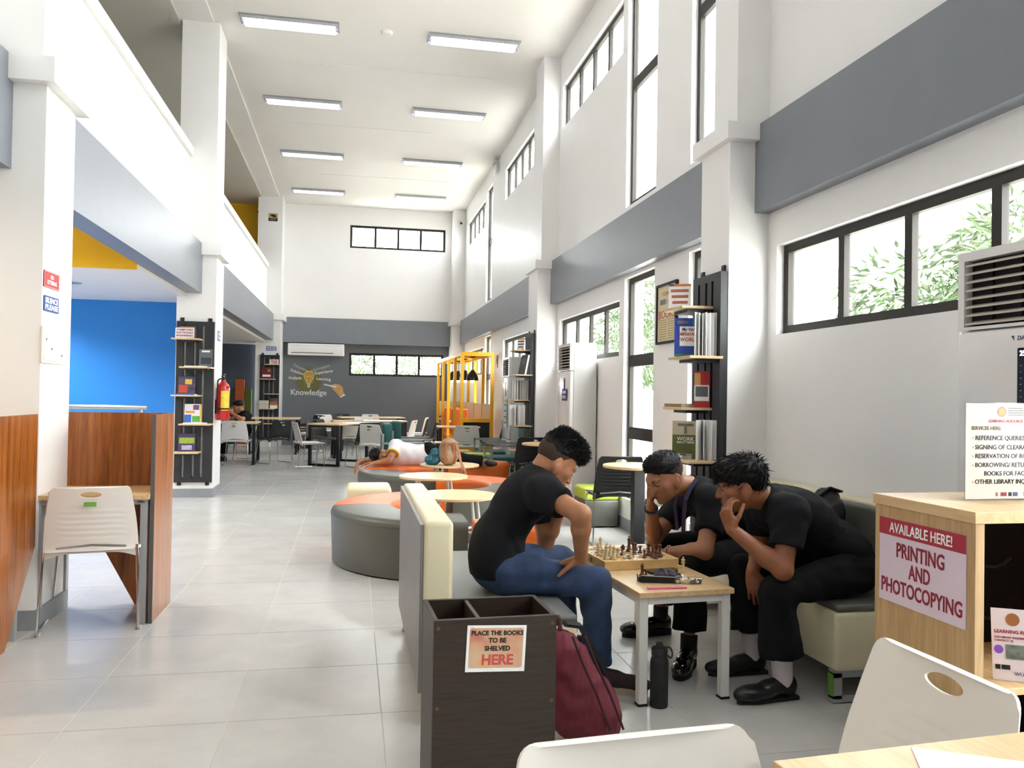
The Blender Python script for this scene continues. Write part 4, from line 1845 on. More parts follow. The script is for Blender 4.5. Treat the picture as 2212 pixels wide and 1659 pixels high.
box(q, -.14, .14, -.0033, -.0025, .17, .2)
box(q, -.14, .14, -.0033, -.0025, -.1, -.08)
obj('yellow_band', q, mat('yellow_band_print', 'c9b23a', .6), parent=sg)

# ------------------------------------------------------------------ split air conditioner on the far wall
sp = thing('split_air_conditioner', 'white split air conditioner on the far grey wall', 'air conditioner', (-.88, 20.2, 2.16))
q = B()
rbox(q, -.66, .66, -.24, 0, 0, .29, .025, 3)
obj('cabinet', q, ACW, parent=sp, smooth=True, angle=.8)
q = B()
box(q, -.58, .4, -.246, -.2395, .055, .07)
obj('outlet_flap_gap', q, ACD, parent=sp)
q = B()
rbox(q, -.6, .42, -.25, -.236, .012, .052, .004, 1)
obj('outlet_flap', q, ACW, parent=sp)
q = B()
box(q, -.6, .6, -.243, -.2395, .235, .24)
box(q, -.62, .62, -.23, -.03, .288, .2905)
obj('intake_line', q, mat('ac_slot_grey', '9a9c9c', .5), parent=sp)

# ------------------------------------------------------------------ chalk mural on the far wall
mu = thing('chalk_mural', 'chalk style mural of a light bulb, hand and the word Knowledge', 'mural', (0, 20.2, 0))
CHK = mat('chalk_white_paint', 'd6d6d2', .8, noise=.25, nscale=30)
CHG = mat('chalk_dim_paint', 'a9abac', .8, noise=.25, nscale=30)
for b_, x, z, a, wd, sz, m_ in (('Education', -1.23, 1.86, -24, .40, .10, CHG), ('Information', -.78, 1.87, 19, .46, .10, CHG), ('Solution', -1.33, 1.765, -18, .32, .10, CHK), ('Experience', -.70, 1.775, 10, .43, .10, CHK),
                            ('Analysis', -1.375, 1.62, 0, .31, .10, CHK), ('Learning', -.70, 1.605, -3, .335, .105, CHK), ('Knowledge', -1.05, 1.27, 0, .84, .19, CHK)):
    text(b_, sz, m_, mu, (x, -.002, z), (PI / 2, math.radians(-a), 0), weight=.003 if sz > .15 else .0016, fit=wd)
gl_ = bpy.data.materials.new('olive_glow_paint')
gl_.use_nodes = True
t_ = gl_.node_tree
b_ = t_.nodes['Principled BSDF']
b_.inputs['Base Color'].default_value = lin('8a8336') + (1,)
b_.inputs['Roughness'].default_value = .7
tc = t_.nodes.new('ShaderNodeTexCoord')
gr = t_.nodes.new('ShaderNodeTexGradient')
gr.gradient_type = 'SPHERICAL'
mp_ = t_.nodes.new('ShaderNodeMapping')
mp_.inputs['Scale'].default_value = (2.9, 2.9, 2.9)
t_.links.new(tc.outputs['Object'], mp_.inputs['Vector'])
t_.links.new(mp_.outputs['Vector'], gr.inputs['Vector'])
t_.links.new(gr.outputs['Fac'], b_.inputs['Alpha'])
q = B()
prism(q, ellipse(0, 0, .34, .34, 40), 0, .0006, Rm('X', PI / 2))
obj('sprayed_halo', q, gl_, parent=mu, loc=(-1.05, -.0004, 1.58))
BULB = mat('bulb_yellow_paint', 'b58a1e', .7, noise=.2, nscale=20)
prof = [(.035, -.12), (.05, -.06), (.10, .02), (.12, .08), (.10, .15), (.05, .185)]
outl = [(x, z) for x, z in prof] + [(-x, z) for x, z in prof[::-1]]
q = B()
prism(q, rounded(outl, .03, 4), 0, .0012, T(-1.05, -.001, 1.60) @ Rm('X', PI / 2))
obj('bulb', q, BULB, parent=mu)
q = B()
tube(q, [(-1.05 + x, -.0022, 1.60 + z) for x, z in rounded(outl, .03, 4)], .006, 5, True)
tube(q, [(-1.075, -.0025, 1.49), (-1.085, -.0025, 1.60), (-1.10, -.0025, 1.66), (-1.075, -.0025, 1.67), (-1.05, -.0025, 1.655), (-1.025, -.0025, 1.67), (-1.0, -.0025, 1.66), (-1.015, -.0025, 1.60), (-1.025, -.0025, 1.49)], .005, 5)
obj('bulb_outline', q, CHK, parent=mu)
q = B()
box(q, -1.085, -1.015, -.0025, -.001, 1.40, 1.475)
box(q, -1.07, -1.03, -.0025, -.001, 1.385, 1.40)
obj('bulb_cap', q, CHG, parent=mu)


def mpx(cx, cy):
    return (-1.546 + (560 + cx / 4.254 - 622) * .01106, 2.0 - (680 + cy / 4.254 - 782) * .0109)


SK = mat('painted_hand_peach', 'c39a68', .7, noise=.12, nscale=12)
q = B()
prism(q, rounded([mpx(*p) for p in ((650, 648), (665, 668), (690, 700), (715, 728), (740, 755), (787, 735), (772, 708), (768, 668), (742, 640), (690, 630))], .02, 3), 0, .0012, T(0, -.001, 0) @ Rm('X', PI / 2))
obj('hand', q, SK, parent=mu)
q = B()
prism(q, [mpx(*p) for p in ((591, 632), (594, 645), (705, 668), (706, 655))], 0, .0016, T(0, -.0014, 0) @ Rm('X', PI / 2))
obj('chalk_stick', q, CHK, parent=mu)
q = B()
prism(q, [mpx(*p) for p in ((740, 755), (748, 762), (790, 740), (782, 722))], 0, .0016, T(0, -.0014, 0) @ Rm('X', PI / 2))
obj('cuff', q, CHK, parent=mu)

# ------------------------------------------------------------------ yellow booth and pendants
bo = thing('yellow_booth', 'yellow steel frame booth with benches by the far right corner', 'booth', (1.93, 14.5, 0))
BW_, BL_, BH_ = .55, 4.16, 2.06
for k in range(5):
    y = BL_ * k / 4
    for x in (0, BW_):
        q = B()
        box(q, x - .028, x + .028, y - .028, y + .028, 0 if k in (0, 4) or x == 0 else .3, BH_)
        obj('post', q, YELM, parent=bo)
    q = B()
    box(q, .028, BW_ - .028, y - .028, y + .028, BH_ - .07, BH_)
    obj('roof_bar', q, YELM, parent=bo)
for k in range(4):
    for f in (.25, .5, .75):
        y = BL_ * (k + f) / 4
        q = B()
        box(q, .028, BW_ - .028, y - .02, y + .02, BH_ - .05, BH_ - .01)
        obj('roof_slat', q, YELM, parent=bo)
for x in (0, BW_):
    q = B()
    box(q, x - .026, x + .026, .028, BL_ - .028, BH_ - .07, BH_)
    obj('side_rail', q, YELM, parent=bo)
for y in (0, BL_):
    for z in (.79, .28):
        q = B()
        box(q, .028, BW_ - .028, y - .026, y + .026, z, z + .07)
        obj('end_rail', q, YELM, parent=bo)
q = B()
box(q, .03, BW_ - .03, .03, .05, .35, .79)
obj('end_panel', q, CHAR, parent=bo)
q = B()
box(q, BW_ - .02, BW_ + .01, .03, BL_ - .03, .79, 1.12)
obj('bench_back', q, SHELF, parent=bo)
q = B()
box(q, .03, BW_ - .03, BL_ - .06, BL_ - .03, .8, 1.13)
obj('bench_end', q, SHELF, parent=bo)
for y0, y1 in ((1.6, 1.72), (2.9, 3.02)):
    q = B()
    rbox(q, .02, .35, y0, y1, .45, 1.0, .03, 3)
    obj('seat_back_cushion', q, ORAN, parent=bo, smooth=True, angle=1)
for y0, y1 in ((1.15, 1.6), (2.45, 2.9), (3.02, 3.5)):
    q = B()
    rbox(q, .02, .5, y0, y1, .32, .45, .03, 3)
    obj('seat_cushion', q, ORAN, parent=bo, smooth=True, angle=1)
    q = B()
    box(q, .04, .48, y0 + .02, y1 - .02, 0, .32)
    obj('bench_base', q, SHELF, parent=bo)
for y in (2.1, 3.75):
    q = B()
    box(q, .0, .5, y - .17, y + .17, .72, .745)
    box(q, .22, .28, y - .03, y + .03, 0, .72)
    obj('table_leaf', q, MAPLE, parent=bo)
SHD = mat('pendant_dark_metal', '231c18', .3, .5)
WARM = mat('lit_warm_bulb', 'ffdca0', .4, emit=6.0)
for k, (y, z) in enumerate(((15.06, 1.555), (16.06, 1.57), (17.16, 1.585), (18.2, 1.60))):
    pd = thing('pendant_lamp', 'dark bell pendant lamp in the yellow booth, %s from the front' % ('first', 'second', 'third', 'last')[k], 'pendant lamp', (2.2, y, z), 0, 'bell pendant lamps in the yellow booth')
    q = B()
    lathe(q, [(.115, 0), (.11, .05), (.085, .12), (.045, .17), (.03, .2), (.0, .205), (.0, .2), (.025, .193), (.04, .165), (.08, .115), (.105, .05), (.11, 0)], 24)
    obj('shade', q, SHD, parent=pd, smooth=True, angle=1)
    q = B()
    tube(q, [(0, 0, .2), (0, 0, 1.99 - z)], .004, 6)
    obj('cord', q, BLACK, parent=pd)
    q = B()
    lathe(q, [(0, 1.98 - z), (.05, 1.98 - z), (.055, 1.995 - z), (.055, 2.0 - z), (0, 2.0 - z)], 16)
    obj('ceiling_rose', q, SHD, parent=pd, smooth=True)
    q = B()
    lathe(q, [(0, -.045), (.025, -.035), (.037, -.005), (.025, .03), (.014, .06), (.014, .1), (0, .1)], 14)
    obj('bulb', q, WARM, parent=pd, smooth=True)

# ------------------------------------------------------------------ signs on the left column, switch plate, extinguisher
sg = thing('no_littering_sign', 'red sign reading no littering on the left column', 'sign', (-1.648, 4.885, 1.89), PI / 2)
q = B()
box(q, -.115, .115, -.004, 0, -.045, .045)
obj('plate', q, mat('red_sign', 'b52f35', .5), parent=sg)
q = B()
for a in ((-.11, .11, .0405, .042), (-.11, .11, -.042, -.0405), (-.11, -.1085, -.042, .042), (.1085, .11, -.042, .042)):
    box(q, a[0], a[1], -.0046, -.004, a[2], a[3])
obj('border_line', q, PAPER, parent=sg)
text('NO', .03, PAPER, sg, (0, -.0048, .014), RX, weight=.0008)
text('LITTERING', .03, PAPER, sg, (0, -.0048, -.016), RX, weight=.0008)


def silence(x, y, z, rz, label, w=.225, h=.085):
    s_ = thing('silence_sign', label, 'sign', (x, y, z), rz, 'blue silence please signs')
    q = B()
    prism(q, rounded([(-w / 2, -h / 2), (w / 2, -h / 2), (w / 2, h / 2), (-w / 2, h / 2)], .01, 3), 0, .004, Rm('X', PI / 2))
    obj('plate', q, mat('blue_sign', '1f4a9a', .5), parent=s_)
    text('SILENCE', h * .46, PAPER, s_, (0, -.0048, h * .2), RX, weight=.0015, fit=w * .86)
    text('PLEASE', h * .46, PAPER, s_, (0, -.0048, -h * .23), RX, weight=.0015, fit=w * .86)


silence(-1.649, 4.89, 1.757, PI / 2, 'blue silence please sign below the red sign')
silence(-1.649, 10.6, 1.97, PI / 2, 'blue silence please sign above the fire extinguisher', .2, .12)
silence(-1.85, 19.299, 2.27, 0, 'blue silence please sign above the far bookcase', .22, .1)
ep = thing('electrical_panel', 'white wall panel box below the blue sign', 'panel', (-1.649, 4.92, 1.53), PI / 2)
q = B()
rbox(q, -.17, .17, -.012, 0, -.1, .1, .003, 1)
obj('cover', q, mat('panel_cream', 'efe9dc', .5), parent=ep)
q = B()
rbox(q, -.155, .155, -.016, -.012, -.085, .085, .002, 1)
obj('door', q, mat('panel_cream', 'efe9dc', .5), parent=ep)
q = B()
for x, z in ((-.13, .03), (-.05, -.02), (.11, -.05)):
    box(q, x - .004, x + .004, -.018, -.016, z - .006, z + .006)
obj('latch', q, BLACK, parent=ep)

fe = thing('fire_extinguisher', 'red fire extinguisher hung on the left column with yellow label', 'fire extinguisher', (-1.562, 10.45, .93))
q = B()
lathe(q, [(0, 0), (.07, 0), (.08, .01), (.08, .38), (.07, .43), (.04, .46), (.03, .47), (.03, .49), (0, .49)], 28)
obj('cylinder', q, mat('extinguisher_red', 'c01a1e', .25, coat=.4), parent=fe, smooth=True, angle=.8)
q = B()
for i in range(9):
    a0, a1 = -PI / 2 - .7 + i * .155, -PI / 2 - .7 + (i + 1) * .155
    prism(q, [(.0805 * math.cos(a0), .0805 * math.sin(a0)), (.0812 * math.cos(a0), .0812 * math.sin(a0)), (.0812 * math.cos(a1), .0812 * math.sin(a1)), (.0805 * math.cos(a1), .0805 * math.sin(a1))], .12, .36, Rm('Z', .55))
obj('label_sheet', q, mat('yellow_label', 'e5c83c', .5, noise=.25, nscale=40), parent=fe)
q = B()
lathe(q, [(0, .49), (.022, .49), (.022, .53), (0, .53)], 14)
box(q, -.012, .012, -.09, .04, .53, .545)
box(q, -.012, .012, -.085, .03, .56, .57, T(0, 0, 0) @ Rm('X', math.radians(-8)))
obj('valve_handle', q, BLKM, parent=fe)
q = B()
tube(q, fillet([(0, -.03, .51), (-.05, -.085, .50), (-.055, -.09, .3), (-.04, -.09, .08)], .05, 6), .009, 8)
obj('hose', q, RUB, parent=fe, smooth=True)
q = B()
lathe(q, [(.0815, .13), (.083, .13), (.083, .15), (.0815, .15)], 24)
box(q, -.085, -.08, -.03, .03, .08, .25)
obj('strap', q, BLACK, parent=fe)

# ------------------------------------------------------------------ poster, wall lamps, cameras, notices
po = thing('framed_poster', 'framed cream poster with the word books, right of the tall window', 'poster', (2.639, 6.55, 1.76), math.radians(-90))
q = B()
for a in ((-.225, .225, 0, .02), (-.225, .225, .50, .52), (-.225, -.205, .02, .5), (.205, .225, .02, .5)):
    box(q, a[0], a[1], -.025, 0, a[2], a[3])
obj('frame', q, BLACK, parent=po)
q = B()
box(q, -.205, .205, -.012, -.002, .02, .5)
obj('print', q, mat('aged_cream_print', 'd9cba4', .6, noise=.06), parent=po)
TAN = mat('tan_ink', 'b09a72', .7)
text('I CANNOT', .05, mat('rose_ink', 'b56a58', .7), po, (.03, -.0135, .43), RX, fit=.26)
text('LIVE', .05, TAN, po, (.06, -.0135, .36), RX, fit=.14)
q = B()
box(q, -.15, -.03, -.0135, -.012, .34, .385)
obj('dark_tab', q, mat('grey_print', '5f666c', .45), parent=po)
text('BOOKS', .1, mat('rose_ink', 'b56a58', .7), po, (0, -.0135, .25), RX, weight=.001, fit=.36)
q = B()
for k in range(9):
    box(q, -.17, .0, -.0135, -.012, .20 - k * .02, .208 - k * .02)
    box(q, .03, .17, -.0135, -.012, .20 - k * .02, .208 - k * .02)
obj('text_lines', q, TAN, parent=po)

el = thing('emergency_light', 'white twin-head emergency light high on the right wall', 'emergency light', (2.639, 15.15, 5.5), math.radians(-90))
q = B()
rbox(q, -.12, .12, -.07, 0, 0, .16, .01, 2)
obj('battery_case', q, ACW, parent=el, smooth=True, angle=.6)
for x in (-.07, .07):
    q = B()
    lathe(q, [(0, -.03), (.04, -.03), (.055, .02), (.055, .03), (0, .035)], 18, T(x, -.06, .22) @ Rm('X', math.radians(75)))
    box(q, x - .01, x + .01, -.05, -.03, .15, .22)
    obj('lamp_head', q, ACW, parent=el, smooth=True, angle=.8)
WCAM = mat('camera_white', 'e4e4e2', .4)


def cctv(x, y, z, rz, label):
    c = thing('security_camera', label, 'camera', (x, y, z), rz)
    q = B()
    lathe(q, [(0, 0), (.045, 0), (.045, .02), (0, .02)], 16, Rm('X', PI / 2))
    obj('mount', q, WCAM, parent=c, smooth=True)
    q = B()
    tube(q, [(0, -.02, 0), (0, -.07, -.03)], .014, 8)
    obj('arm', q, WCAM, parent=c)
    q = B()
    lathe(q, [(0, -.09), (.035, -.09), (.038, -.08), (.038, .08), (0, .085)], 16, T(0, -.1, -.05) @ Rm('X', math.radians(-75)) @ Rm('X', PI))
    obj('barrel', q, WCAM, parent=c, smooth=True, angle=.7)
    q = B()
    lathe(q, [(0, .0), (.03, 0), (.03, .01), (0, .012)], 16, T(0, -.1, -.05) @ Rm('X', math.radians(105)) @ T(0, 0, .086))
    obj('lens', q, BLACK, parent=c)


cctv(-2.27, 20.1, 5.6, 0, 'white security camera on the yellow mezzanine wall')
cctv(2.50, 19.62, 5.5, 0, 'white security camera at the far right corner below the ceiling')
sg = thing('cctv_notice', 'small brown camera notice on the far left column', 'notice', (-1.87, 19.3, 5.29))
q = B()
box(q, -.1, .1, -.004, 0, -.09, .09)
obj('plate', q, mat('tan_notice', 'b79b68', .5), parent=sg)
q = B()
box(q, -.1, .1, -.005, -.004, -.09, -.02)
box(q, -.05, .05, -.005, -.004, .02, .06)
box(q, -.01, .07, -.005, -.004, .0, .03)
obj('print', q, INK, parent=sg)
text('CCTV', .05, mat('tan_notice', 'b79b68', .5), sg, (0, -.0056, -.055), RX, weight=.001)
sg = thing('brass_wall_plate', 'small brass plate on the white wall beyond the second bookcase', 'wall plate', (2.639, 14.9, 1.93), math.radians(-90))
q = B()
rbox(q, -.06, .06, -.012, 0, -.13, .1, .004, 1)
obj('plate', q, mat('brass', '8a7436', .4, .6), parent=sg)
q = B()
box(q, -.03, .03, -.014, -.012, -.05, .05)
obj('inset', q, INK, parent=sg)

# ------------------------------------------------------------------ left recess: hand rail, leaning boards
hr = thing('hand_rail', 'stainless steel hand rail in front of the blue wall', 'rail', (-2.9, 9.2, 0))
q = B()
tube(q, fillet([(-.05, -2.2, 1.1), (-.05, 0, 1.1), (.76, 0, 1.1)], .05, 5), .025, 12)
obj('top_rail', q, mat('brushed_steel', 'b5b7b9', .25, 1.0), parent=hr, smooth=True)
for x, y in ((-.05, -2.1), (-.05, -1.0), (-.05, 0), (.7, 0)):
    q = B()
    tube(q, [(x, y, 0), (x, y, 1.08)], .02, 10)
    obj('baluster', q, mat('brushed_steel', 'b5b7b9', .25, 1.0), parent=hr, smooth=True)
for k, (x0, x1, z, c, lab) in enumerate(((-2.93, -2.79, 1.36, mat('dark_green_board', '30382c', .6), 'dark green board'), (-2.785, -2.565, 1.56, mat('orange_board', 'c8602a', .6), 'tall orange board'), (-2.56, -2.40, 1.33, mat('olive_board', '5e6e2e', .6), 'olive green board'))):
    bd = thing('wall_board', '%s against the dark slate wall at the far left' % lab, 'board', ((x0 + x1) / 2, 20.5, 0))
    q = B()
    rbox(q, (x0 - x1) / 2, (x1 - x0) / 2, -.06, 0, 0, z, .01, 2)
    obj('padded_face', q, c, parent=bd)
    q = B()
    box(q, (x0 - x1) / 2 - .001, (x1 - x0) / 2 + .001, -.03, 0, 0, z * .98)
    obj('backing', q, CHAR, parent=bd)
# second brown book box by the far table
for x, y, lab in ((-1.12, 18.95, 'small brown book box with a sign below the mural'), (.62, 10.95, 'dark brown open box behind the sleeping man')):
    b2 = thing('book_drop_box', lab, 'box', (x, y, 0))
    hh = .56 if y > 15 else .5
    for nm, a in (('front_board', (-.2, .2, 0, .016, 0, hh)), ('rear_board', (-.2, .2, .25, .266, 0, hh)), ('side_board', (-.2, -.184, .016, .25, 0, hh)), ('side_board', (.184, .2, .016, .25, 0, hh)), ('divider', (-.05, -.036, .016, .25, .02, hh - .01)), ('bottom_board', (-.184, .184, .016, .25, .01, .026))):
        q = B()
        box(q, *a)
        obj(nm, q, WENGE, parent=b2)
    if y > 15:
        q = B()
        box(q, -.14, .14, -.002, 0, hh - .26, hh - .06)
        obj('paper_sign', q, mat('pale_orange_sheet', 'c79a82', .6), parent=b2)
        q = B()
        for k in range(3):
            box(q, -.1, .1, -.003, -.002, hh - .12 - k * .05, hh - .095 - k * .05)
        obj('sign_print', q, INK, parent=b2)
# ------------------------------------------------------------------ people: smooth-blended bodies meshed by surface nets
F3 = lambda v: np.array(v, dtype=np.float64)


def unit(v):
    v = F3(v)
    return v / (np.linalg.norm(v) + 1e-12)


def frame(fwd, upv):
    """columns: side (person's right), forward, up"""
    f = unit(fwd)
    u = F3(upv) - f * np.dot(f, F3(upv))
    u = unit(u)
    r = np.cross(f, u)
    return np.stack([r, f, u], 1)


def rc(a, b, ra, rb, k=.02, cut=None, neg=False):
    return dict(t='rc', a=F3(a), b=F3(b), ra=ra, rb=rb, k=k, cut=cut, neg=neg)


def el(c, r, M=None, k=.02, cut=None, neg=False):
    return dict(t='el', c=F3(c), r=F3(r), M=np.eye(3) if M is None else M, k=k, cut=cut, neg=neg)


def prim_d(p, P):
    if p['t'] == 'rc':
        ab = p['b'] - p['a']
        L2 = max(1e-12, ab @ ab)
        h = np.clip(((P - p['a']) @ ab) / L2, 0, 1)
        d = np.linalg.norm(P - p['a'] - h[:, None] * ab, axis=1) - (p['ra'] + (p['rb'] - p['ra']) * h)
    else:
        q = (P - p['c']) @ p['M']
        k0 = np.linalg.norm(q / p['r'], axis=1)
        k1 = np.linalg.norm(q / (p['r'] ** 2), axis=1)
        d = np.where(k1 > 1e-9, k0 * (k0 - 1.0) / np.maximum(k1, 1e-9), -p['r'].min())
    if p['cut']:
        for pt, n in p['cut']:
            d = np.maximum(d, (P - F3(pt)) @ unit(n))
    return d


def prim_box(p):
    if p['t'] == 'rc':
        m = max(p['ra'], p['rb'])
        return np.minimum(p['a'], p['b']) - m, np.maximum(p['a'], p['b']) + m
    e = np.sqrt(((p['M'] * p['r'][None, :]) ** 2).sum(1))
    return p['c'] - e, p['c'] + e


def wrinkle(P, amp, seed, sc=1.0):
    r = np.random.RandomState(seed)
    out = np.zeros(len(P))
    for i in range(5):
        k = r.normal(size=3) * sc * (16 + 11 * i)
        k2 = r.normal(size=3) * sc * 11
        out += np.sin(P @ k + r.uniform(0, 6) + 1.7 * np.sin(P @ k2 + r.uniform(0, 6))) / (1 + .55 * i)
    return out * amp


def sdf_mesh(prims, res, cuts=(), disp=None, name='body'):
    """union of primitives -> quads; blocks keep the work near the surface"""
    lo = np.min([prim_box(p)[0] for p in prims if not p['neg']], 0) - 3 * res - .01
    hi = np.max([prim_box(p)[1] for p in prims if not p['neg']], 0) + 3 * res + .01
    N = np.ceil((hi - lo) / res).astype(int) + 1
    Bk = 20
    boxes = [prim_box(p) for p in prims]
    cid, pos, quads = [], [], []
    NX, NY, NZ = (N + 2).tolist()
    for bx in range(0, N[0], Bk):
        for by in range(0, N[1], Bk):
            for bz in range(0, N[2], Bk):
                o = np.array([bx, by, bz])
                a = lo + o * res - .035
                b = lo + (o + Bk + 1) * res + .035
                act = [p for p, (l_, h_) in zip(prims, boxes) if np.all(l_ < b) and np.all(h_ > a)]
                if not any(not p['neg'] for p in act):
                    continue
                n = Bk + 1
                g = np.stack(np.meshgrid(np.arange(n), np.arange(n), np.arange(n), indexing='ij'), -1).reshape(-1, 3)
                P = lo + (g + o) * res
                D = None
                for p in act:
                    d = prim_d(p, P)
                    k = p['k']
                    if p['neg']:
                        if D is None:
                            continue
                        h = np.clip(.5 - .5 * (D + d) / k, 0, 1)
                        D = D * (1 - h) + (-d) * h + k * h * (1 - h)
                    elif D is None:
                        D = d
                    else:
                        h = np.clip(.5 + .5 * (D - d) / k, 0, 1)
                        D = D * (1 - h) + d * h - k * h * (1 - h)
                if D is None:
                    continue
                if D.min() > .03:
                    continue
                if disp is not None:
                    D = D + disp(P)
                for pt, nn in cuts:
                    D = np.maximum(D, (P - F3(pt)) @ unit(nn))
                if D.min() > 0 or D.max() < 0:
                    continue
                V = D.reshape(n, n, n)
                sgn = V < 0
                # cells
                cnt = np.zeros((Bk, Bk, Bk), int)
                acc = np.zeros((Bk, Bk, Bk, 3))
                for ax in range(3):
                    for j in (0, 1):
                        for k_ in (0, 1):
                            s0 = [slice(0, Bk)] * 3
                            oth = [q for q in range(3) if q != ax]
                            s0[oth[0]] = slice(j, Bk + j)
                            s0[oth[1]] = slice(k_, Bk + k_)
                            s1 = list(s0)
                            s1[ax] = slice(1, Bk + 1)
                            v0, v1 = V[tuple(s0)], V[tuple(s1)]
                            cr = (v0 < 0) != (v1 < 0)
                            t = np.where(cr, v0 / np.where(cr, v0 - v1, 1), 0)
                            cnt += cr
                            off = np.zeros((Bk, Bk, Bk, 3))
                            off[..., ax] = t
                            off[..., oth[0]] = j
                            off[..., oth[1]] = k_
                            acc += off * cr[..., None]
                idx = np.argwhere(cnt > 0)
                if len(idx) == 0:
                    continue
                pp = acc[cnt > 0] / cnt[cnt > 0][:, None]
                gi = idx + o + 1
                cid.append((gi[:, 0] * NY + gi[:, 1]) * NZ + gi[:, 2])
                pos.append(lo + (idx + o + pp) * res)
                for ax in range(3):
                    s0 = [slice(0, Bk)] * 3
                    s1 = [slice(0, Bk)] * 3
                    s1[ax] = slice(1, Bk + 1)
                    A, Bq = sgn[tuple(s0)], sgn[tuple(s1)]
                    cr = np.argwhere(A != Bq)
                    if len(cr) == 0:
                        continue
                    flip = A[tuple(cr.T)]
                    gi = cr + o + 1
                    oth = [(ax + 1) % 3, (ax + 2) % 3]
                    e1, e2 = np.zeros(3, int), np.zeros(3, int)
                    e1[oth[0]] = 1
                    e2[oth[1]] = 1
                    f_ = lambda q: (q[:, 0] * NY + q[:, 1]) * NZ + q[:, 2]
                    Q = np.stack([f_(gi - e1 - e2), f_(gi - e2), f_(gi), f_(gi - e1)], 1)
                    Q[~flip] = Q[~flip][:, ::-1]
                    quads.append(Q)
    cid = np.concatenate(cid)
    pos = np.concatenate(pos)
    quads = np.concatenate(quads)
    order = np.argsort(cid)
    cs = cid[order]
    j = np.searchsorted(cs, quads)
    j = np.clip(j, 0, len(cs) - 1)
    ok = np.all(cs[j] == quads, 1)
    F = order[j[ok]]
    me = bpy.data.meshes.new(name)
    me.vertices.add(len(pos))
    me.vertices.foreach_set('co', pos.astype(np.float32).ravel())
    me.loops.add(len(F) * 4)
    me.loops.foreach_set('vertex_index', F.astype(np.int32).ravel())
    me.polygons.add(len(F))
    me.polygons.foreach_set('loop_start', np.arange(0, len(F) * 4, 4, dtype=np.int32))
    me.polygons.foreach_set('use_smooth', np.ones(len(F), dtype=bool))
    me.update(calc_edges=True)
    return me


def head_prims(c, M, neckbase, nr=.052):
    c = F3(c)
    W = lambda x, y, z: c + M @ F3((x, y, z))
    E = lambda x, y, z, r, k=.012, neg=False, MM=None: el(W(x, y, z), r, M if MM is None else MM, k, None, neg)
    P = [E(0, -.014, .035, (.074, .094, .084), .02), E(0, .032, -.02, (.066, .068, .085), .03), E(0, .036, -.07, (.052, .056, .042), .025),
         rc(W(0, .082, -.101), W(0, .070, -.098), .016, .018, .02), E(.042, .058, -.022, (.024, .026, .022), .02), E(-.042, .058, -.022, (.024, .026, .022), .02),
         rc(W(-.034, .086, .022), W(.034, .086, .022), .011, .011, .016), E(.031, .098, .001, (.017, .014, .012), .01, True), E(-.031, .098, .001, (.017, .014, .012), .01, True),
         E(.031, .0835, .0, (.0145, .0095, .0105), .004), E(-.031, .0835, .0, (.0145, .0095, .0105), .004),
         rc(W(0, .093, .012), W(0, .113, -.03), .0075, .0115, .01), E(.013, .102, -.034, (.0085, .0105, .0075), .006), E(-.013, .102, -.034, (.0085, .0105, .0075), .006),
         E(0, .083, -.062, (.03, .016, .02), .014), E(0, .0975, -.0575, (.022, .0085, .0058), .004), E(0, .096, -.0685, (.019, .009, .0066), .004),
         rc(W(-.024, .094, -.0628), W(.024, .094, -.0628), .0022, .0022, .003, None, True)]
    P[-1] = rc(W(-.02, .1065, -.063), W(.02, .1065, -.063), .0024, .0024, .003, None, True)
    for s in (-1, 1):
        Me = M @ np.array(Matrix.Rotation(s * .35, 3, 'Z')) @ np.array(Matrix.Rotation(-.2, 3, 'X'))
        P.append(el(W(s * .0775, -.016, -.012), (.0085, .0165, .028), Me, .006))
        P.append(el(W(s * .087, -.010, -.010), (.007, .010, .017), Me, .005, None, True))
        P.append(el(W(s * .072, .0, -.035), (.012, .018, .03), M, .02))
    P.append(rc(W(0, -.028, -.055), neckbase, nr, nr * 1.12, .03))
    return P


def hand_prims(w, d, n, thumb, curl=(.3, .35, .25), spread=.10, tcurl=.3, scale=.92, tang=.7):
    """w wrist, d finger direction, n palm side, thumb = +1/-1: side of the thumb along d x n"""
    w, d = F3(w), unit(d)
    n = F3(n) - d * np.dot(d, F3(n))
    n = unit(n)
    s = np.cross(d, n) * thumb
    g = scale
    out = [el(w + d * .045 * g, (.036 * g, .05 * g, .0145 * g), np.stack([s, d, n], 1), .012)]
    fl = ((.026, .088, .040, .0085), (.009, .093, .045, .0088), (-.009, .088, .041, .0084), (-.026, .078, .032, .0075))
    for i, (x, y, L, r) in enumerate(fl):
        b = w + s * x * g + d * y * g
        out.append(rc(w + s * x * .6 * g + d * .015 * g, b, .0125 * g, .0105 * g, .012))
        a = -spread * (i - 1.3) * .8
        dd = unit(d * math.cos(a) - s * math.sin(a) * (1 if True else 1) * -1 * -1)
        dd = unit(d + s * (x / .026) * spread)
        p = b
        cc = curl[i] if isinstance(curl[0], (tuple, list)) else curl
        ang = 0
        for q, f in enumerate((1.0, .68, .55)):
            ang += cc[q]
            v = unit(dd * math.cos(ang) + n * math.sin(ang))
            e = p + v * L * f * g
            out.append(rc(p, e, r * (1 - .08 * q) * g, r * (.93 - .08 * q) * g, .004))
            p = e
    b = w + s * .022 * g + d * .022 * g + n * .004
    t1 = unit(s * math.sin(tang) + d * math.cos(tang) + n * tcurl)
    e = b + t1 * .042 * g
    t2 = unit(s * math.sin(tang) * .45 + d * math.cos(tang) * 1.1 + n * tcurl * 1.3)
    e2 = e + t2 * .034 * g
    e3 = e2 + t2 * .026 * g
    out += [rc(b, e, .0145 * g, .0115 * g, .012), rc(e, e2, .0108 * g, .0098 * g, .005), rc(e2, e3, .0096 * g, .008 * g, .004)]
    return out


